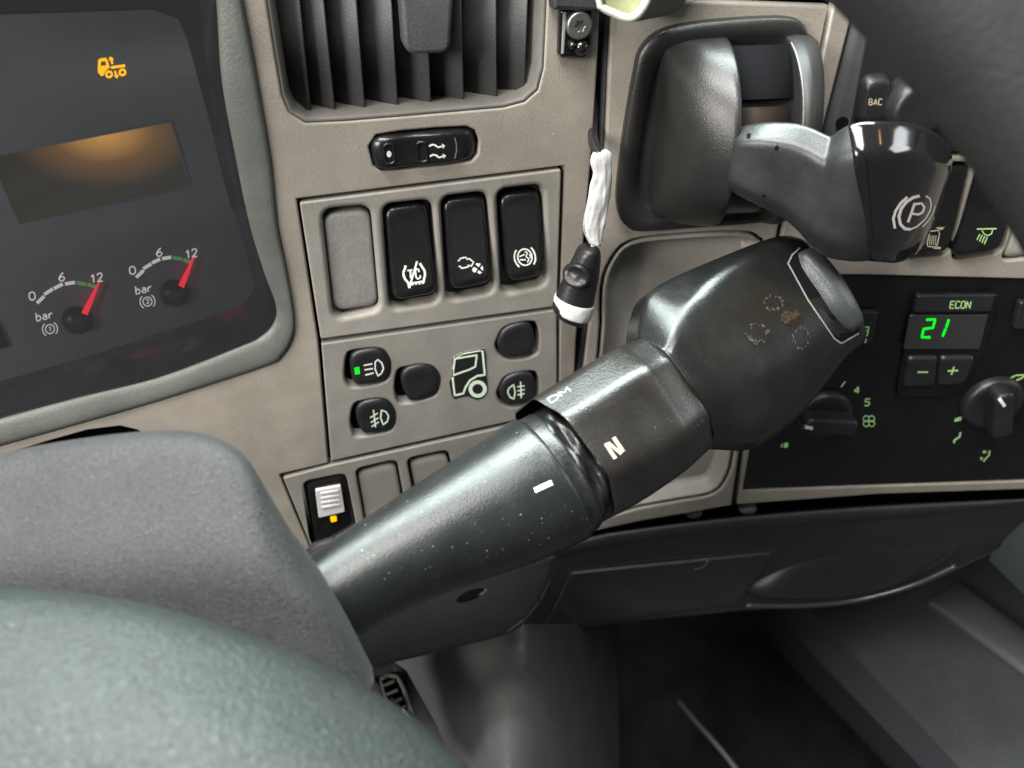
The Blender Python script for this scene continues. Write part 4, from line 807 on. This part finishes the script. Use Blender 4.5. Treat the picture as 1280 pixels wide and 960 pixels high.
# pedal
pd = thing("pedal", "grey ribbed rubber pedal pad showing between wheel hub and column boot", "pedal", D(500, 900, .43))
pz = lambda x, y: .41 - (y - 850) * .0003
pp = rpoly([(462, 838), (490, 826), (508, 838), (545, 905), (570, 960), (480, 960)], 8, 5)
cpd = np.mean(pp, axis=0)
pdm = loft("pedal_pad", [[D(*(cpd + (p - cpd) * f), pz(*p) + d) for p in pp] for f, d in ((1, .015), (1, .002), (.96, 0), (.5, 0), (.02, 0))], mat("pedal_dark", (.05, .05, .05), .6), pd, sub=1, cap0=False)
def rib(pts, w_):
    L_ = densify(pts, 3, False); out = []
    for i, p in enumerate(L_):
        e = nrm(L_[min(i + 1, len(L_) - 1)] - L_[max(i - 1, 0)]); q_ = np.array([-e[1], e[0]]) * w_ / 2
        out.append([D(*(p + q_), pz(*p) + .003), D(*(p + q_ * .8), pz(*p) - .004), D(*(p - q_ * .8), pz(*p) - .004), D(*(p - q_), pz(*p) + .003)])
    return loft("tread_rib", out, TREAD, pd, sub=1)
rib([(476, 850), (485, 844), (497, 846), (505, 862), (512, 885), (520, 906), (530, 930)], 6)
for a, b_ in (((478, 858), (494, 851)), ((482, 869), (498, 862)), ((487, 880), (503, 873)), ((492, 890), (507, 883))): rib([a, b_], 5)
rib([(476, 850), (480, 866), (486, 880), (500, 896)], 4)

# ================================================================== gear selector stalk
gs = thing("gear_selector", "worn dark grey gear selector stalk with twist ring marked N", "gear selector", D(430, 760, .245))
def zs(px): return .238 + (px - 420) * .000125          # the stalk runs away from the driver
def sec(T, B_, th): m_ = (T[0] + B_[0]) / 2; return (T, B_, zs(m_), zs(m_), th)
sl = [sec((360, 712), (415, 812), .0142), sec((395, 688), (455, 792), .0147), sec((450, 651), (520, 757), .016), sec((520, 605), (598, 728), .0185), sec((590, 559), (672, 702), .021), sec((628, 533), (718, 682), .0222), sec((636, 528), (728, 677), .0225), sec((641, 527), (732, 674), .0220)]
sleeve = loft("sleeve", limb_rings(sl, ROUND, .6, [0, 0, .0005, .001, .002, .003, .003, .003]), STALK, gs, sub=4)
prints("sleeve_mark", Surf(sleeve), [('s', 6.5, [(668, 613), (690, 603)])], WHITE, sleeve)
loft("collar", limb_rings([sec((640, 530), (734, 671), .0205), sec((646, 527), (738, 668), .0208), sec((654, 523), (744, 662), .0203), sec((658, 521), (747, 658), .0195)], ROUND, .6, [.002, .003, .0035, .0035]), RUBBER, gs, sub=3)
gr = []
for i in range(9):
    f = i / 8; th = .0185 + .0008 * math.sin(i * 2.5); a = np.array((656, 524)) * (1 - f) + np.array((684, 505)) * f; b_ = np.array((746, 655)) * (1 - f) + np.array((768, 640)) * f
    r_ = limb_rings([sec(tuple(a - (6, -4)), tuple(b_ - (6, -4)), th), sec(tuple(a), tuple(b_), th), sec(tuple(a + (6, -4)), tuple(b_ + (6, -4)), th)], ROUND, .6, [.0025 + .0065 * f] * 3)[1]
    gr.append([p + .0017 * math.sin(k * 1.25 + i * 1.2) * nrm(CAM - p) for k, p in enumerate(r_)])
loft("gaiter", gr, RUBBER, gs, sub=3)
RP = resample(rpoly([(-1, -.35), (-.99, .45), (-.52, .95), (.42, 1.0), (.94, .45), (1, -.35), (.6, -.9), (-.6, -.9)], [.2, .25, .22, .3, .3, .3, .4, .4], 6), 64)
rn = [sec((645, 516), (748, 658), .0222), sec((650, 508), (753, 657), .0229), sec((690, 482), (788, 637), .0232), sec((728, 459), (822, 614), .0232), sec((748, 448), (841, 600), .0230), sec((757, 444), (850, 593), .0218), sec((770, 438), (862, 582), .0200), sec((784, 433), (874, 571), .0192)]
ring = loft("twist_ring", limb_rings(rn, RP, 0.55, [.0100, .0100, .0094, .0090, .0087, .0085, .0082, .008]), RING, gs, sub=4, cap0=False)
S = Surf(ring); zf = zz(660, 440, 6)
prints("neutral_mark", S, [('s', 5.0, Z([(580, 685), (655, 800)], zf)), ('s', 4.2, Z([(600, 680), (700, 765)], zf)), ('s', 5.0, Z([(640, 640), (715, 750)], zf))], CREAM, ring)
prints("drive_mark", S, word('DM', 684, 499, (11, -6.5), (5, 5), .25, 2.2), mat("mark_grey", (.16, .18, .175), .6), ring)
def HPROF(sr, tr): return resample(rpoly([(-1, -.45), (-.985, .30), (sr, tr), (.25, 1.0), (.88, .62), (1, -.1), (.7, -.9), (-.7, -.9)], [.25, .2, .16, .6, .5, .4, .5, .5], 9), 96)
HPS = [HPROF(a, b) for a, b in ((-.52, .92), (-.52, .92), (-.52, .92), (-.55, .92), (-.66, .90), (-.78, .84), (-.86, .78), (-.88, .72), (-.88, .70), (-.88, .70), (-.88, .70))]
hd = [sec((786, 434), (878, 566), .0195), sec((785, 428), (882, 567), .0208), sec((790, 398), (905, 568), .0215), sec((800, 372), (935, 566), .0215), sec((832, 352), (965, 549), .0215), sec((872, 334), (994, 527), .021), sec((925, 312), (1028, 488), .0205), sec((962, 299), (1056, 452), .020), sec((985, 297), (1075, 436), .019), sec((997, 303), (1080, 424), .0165), sec((1002, 311), (1077, 415), .013)]
head = loft("selector_head", limb_rings(hd, HPS, 0.6, [.008, .008, .007, .005, .003, .001, 0, 0, 0, 0, 0]), HEAD, gs, sub=4)
S = Surf(head)
prints("button_slot", S, [('f', Z([(925, 120), (940, 95), (960, 75), (990, 85), (1060, 190), (1140, 310), (1146, 338), (1092, 375), (1070, 362), (990, 235)], zz(620, 280, 2.527)))], VOID, head)
prints("slot_edge_highlight", S, [('s', 2.0, Z([(960, 75), (935, 98), (922, 125), (985, 240), (1068, 362), (1090, 377), (1146, 345)], zz(620, 280, 2.527)))], mat("slot_highlight_grey", (.22, .23, .22), .35), head)  # bright bevel of the slot, a highlight painted as a pale stroke
bt = []
for (x, y, w_, h_) in ((1001, 314, 5, .0005), (1006, 317, 10, .0030), (1014, 328, 14, .0045), (1030, 350, 15, .005), (1050, 380, 15, .005), (1064, 402, 12, .0042), (1069, 410, 7, .002)):
    e = nrm((.54, .84)); q_ = np.array([e[1], -e[0]]); ctr = np.array((x, y)); row = []
    for k in range(13):
        a = -1 + 2 * k / 12; hh = h_ * (1 - abs(a) ** 3.5); row.append(S(*(ctr + q_ * a * w_), hh - .0006))
    bt.append(row)
loft("slide_button", bt, mat("slide_button_grey", (.055, .062, .062), .38, .5, bump=[(1200, .00015)], var=[(80, .3)]), head, sub=4, closed=False)
rn2 = random.Random(5)
def blot(cx, cy, rx, ry, k=22): return [(cx + rx * math.cos(a) * (f := rn2.uniform(.65, 1.1)), cy + ry * math.sin(a) * f) for a in np.linspace(0, 2 * math.pi, k, endpoint=False)]
for cx, cy, rx, ry in ((966, 379, 12, 8), (947, 416, 12, 12), (1001, 423, 9, 13)):
    its = []
    for k in range(34):
        a = rn2.uniform(0, 6.28); f = 1 + rn2.gauss(0, .13); da = rn2.uniform(.08, .3)
        its.append(('s', rn2.uniform(.6, 1.5), [(cx + rx * f * math.cos(a + q_), cy + ry * f * math.sin(a + q_)) for q_ in (0, da / 2, da)]))
    prints("worn_symbol", S, its, WORN, head)
prints("worn_patch", S, [('f', blot(989, 398, 14, 13, 40))], SCUFF, head)
# ================================================================== steering column upper shroud
SPF = resample(rpoly([(-1, -.6), (-1, .30), (-.90, .95), (-.2, 1.0), (1, .5), (1, -.6)], [.1, .2, .16, .5, .2, .1], 7), 60)
sh = []
for T, B_, th in [((-330, 680), (-330, 1150), .024), ((-90, 600), (-90, 1050), .030), ((0, 574), (20, 1020), .031), ((100, 556), (130, 1000), .032), ((200, 546), (240, 985), .032), ((262, 551), (310, 965), .031), ((305, 574), (360, 945), .030), ((335, 618), (400, 925), .028), ((362, 662), (425, 905), .026), ((395, 706), (446, 888), .022), ((430, 764), (460, 872), .016), ((456, 815), (466, 856), .008), ((466, 836), (467, 848), .003)]:
    sh.append((T, B_, .232, .215, th))
shr = loft("column_shroud", limb_rings(sh, SPF, 1.0), SHROUD, None, sub=5)
tag(shr, "grained grey upper steering column shroud between fascia and wheel hub", "steering column")

# ================================================================== steering wheel
swl = thing("steering_wheel", "grey grained steering wheel with padded hub and thick smooth rim", "steering wheel", D(150, 1000, .2))
hb_ = []
for T, B_, th in [((-480, 830), (-760, 1500), .024), ((-220, 742), (-420, 1500), .032), ((-100, 732), (-240, 1500), .036), ((0, 738), (-80, 1500), .040), ((120, 748), (80, 1500), .042), ((230, 771), (220, 1500), .042), ((330, 804), (360, 1500), .040), ((420, 842), (480, 1500), .036), ((500, 888), (590, 1500), .032), ((580, 955), (700, 1500), .028), ((660, 1040), (800, 1500), .022), ((720, 1130), (850, 1450), .012)]:
    hb_.append((T, B_, .185, .150, th))
HPF = resample(rpoly([(-1, -.5), (-1, .1), (-.88, .55), (-.4, .95), (.3, 1.0), (1, .6), (1, -.5)], [.1, .3, .4, .6, .5, .2, .1], 7), 60)
loft("hub_pad", limb_rings(hb_, HPF, 1.0), FOAM, swl, sub=4)
ctr = D(120, 1010, .21); rp = D(1255, 55, .150)
ax1 = rp - ctr; Rw = np.linalg.norm(ax1); ax1 = ax1 / Rw
tang = nrm(D(1280, 330, .158) - D(1020, -60, .150)); ax2 = nrm(tang - ax1 * (tang @ ax1)); RW2 = Rw
rg = []
for a in np.linspace(0, 2 * math.pi, 96, endpoint=False):
    p = ctr + Rw * (math.cos(a) * ax1 + math.sin(a) * ax2); rad = math.cos(a) * ax1 + math.sin(a) * ax2; nn = np.cross(ax1, ax2)
    rg.append([p + .0175 * (math.cos(b_) * rad * .95 + math.sin(b_) * nn) for b_ in np.linspace(0, 2 * math.pi, 28, endpoint=False)])
rg.append(rg[0])
loft("wheel_rim", rg, WHEELRIM, swl, sub=1, cap0=False, cap1=False)
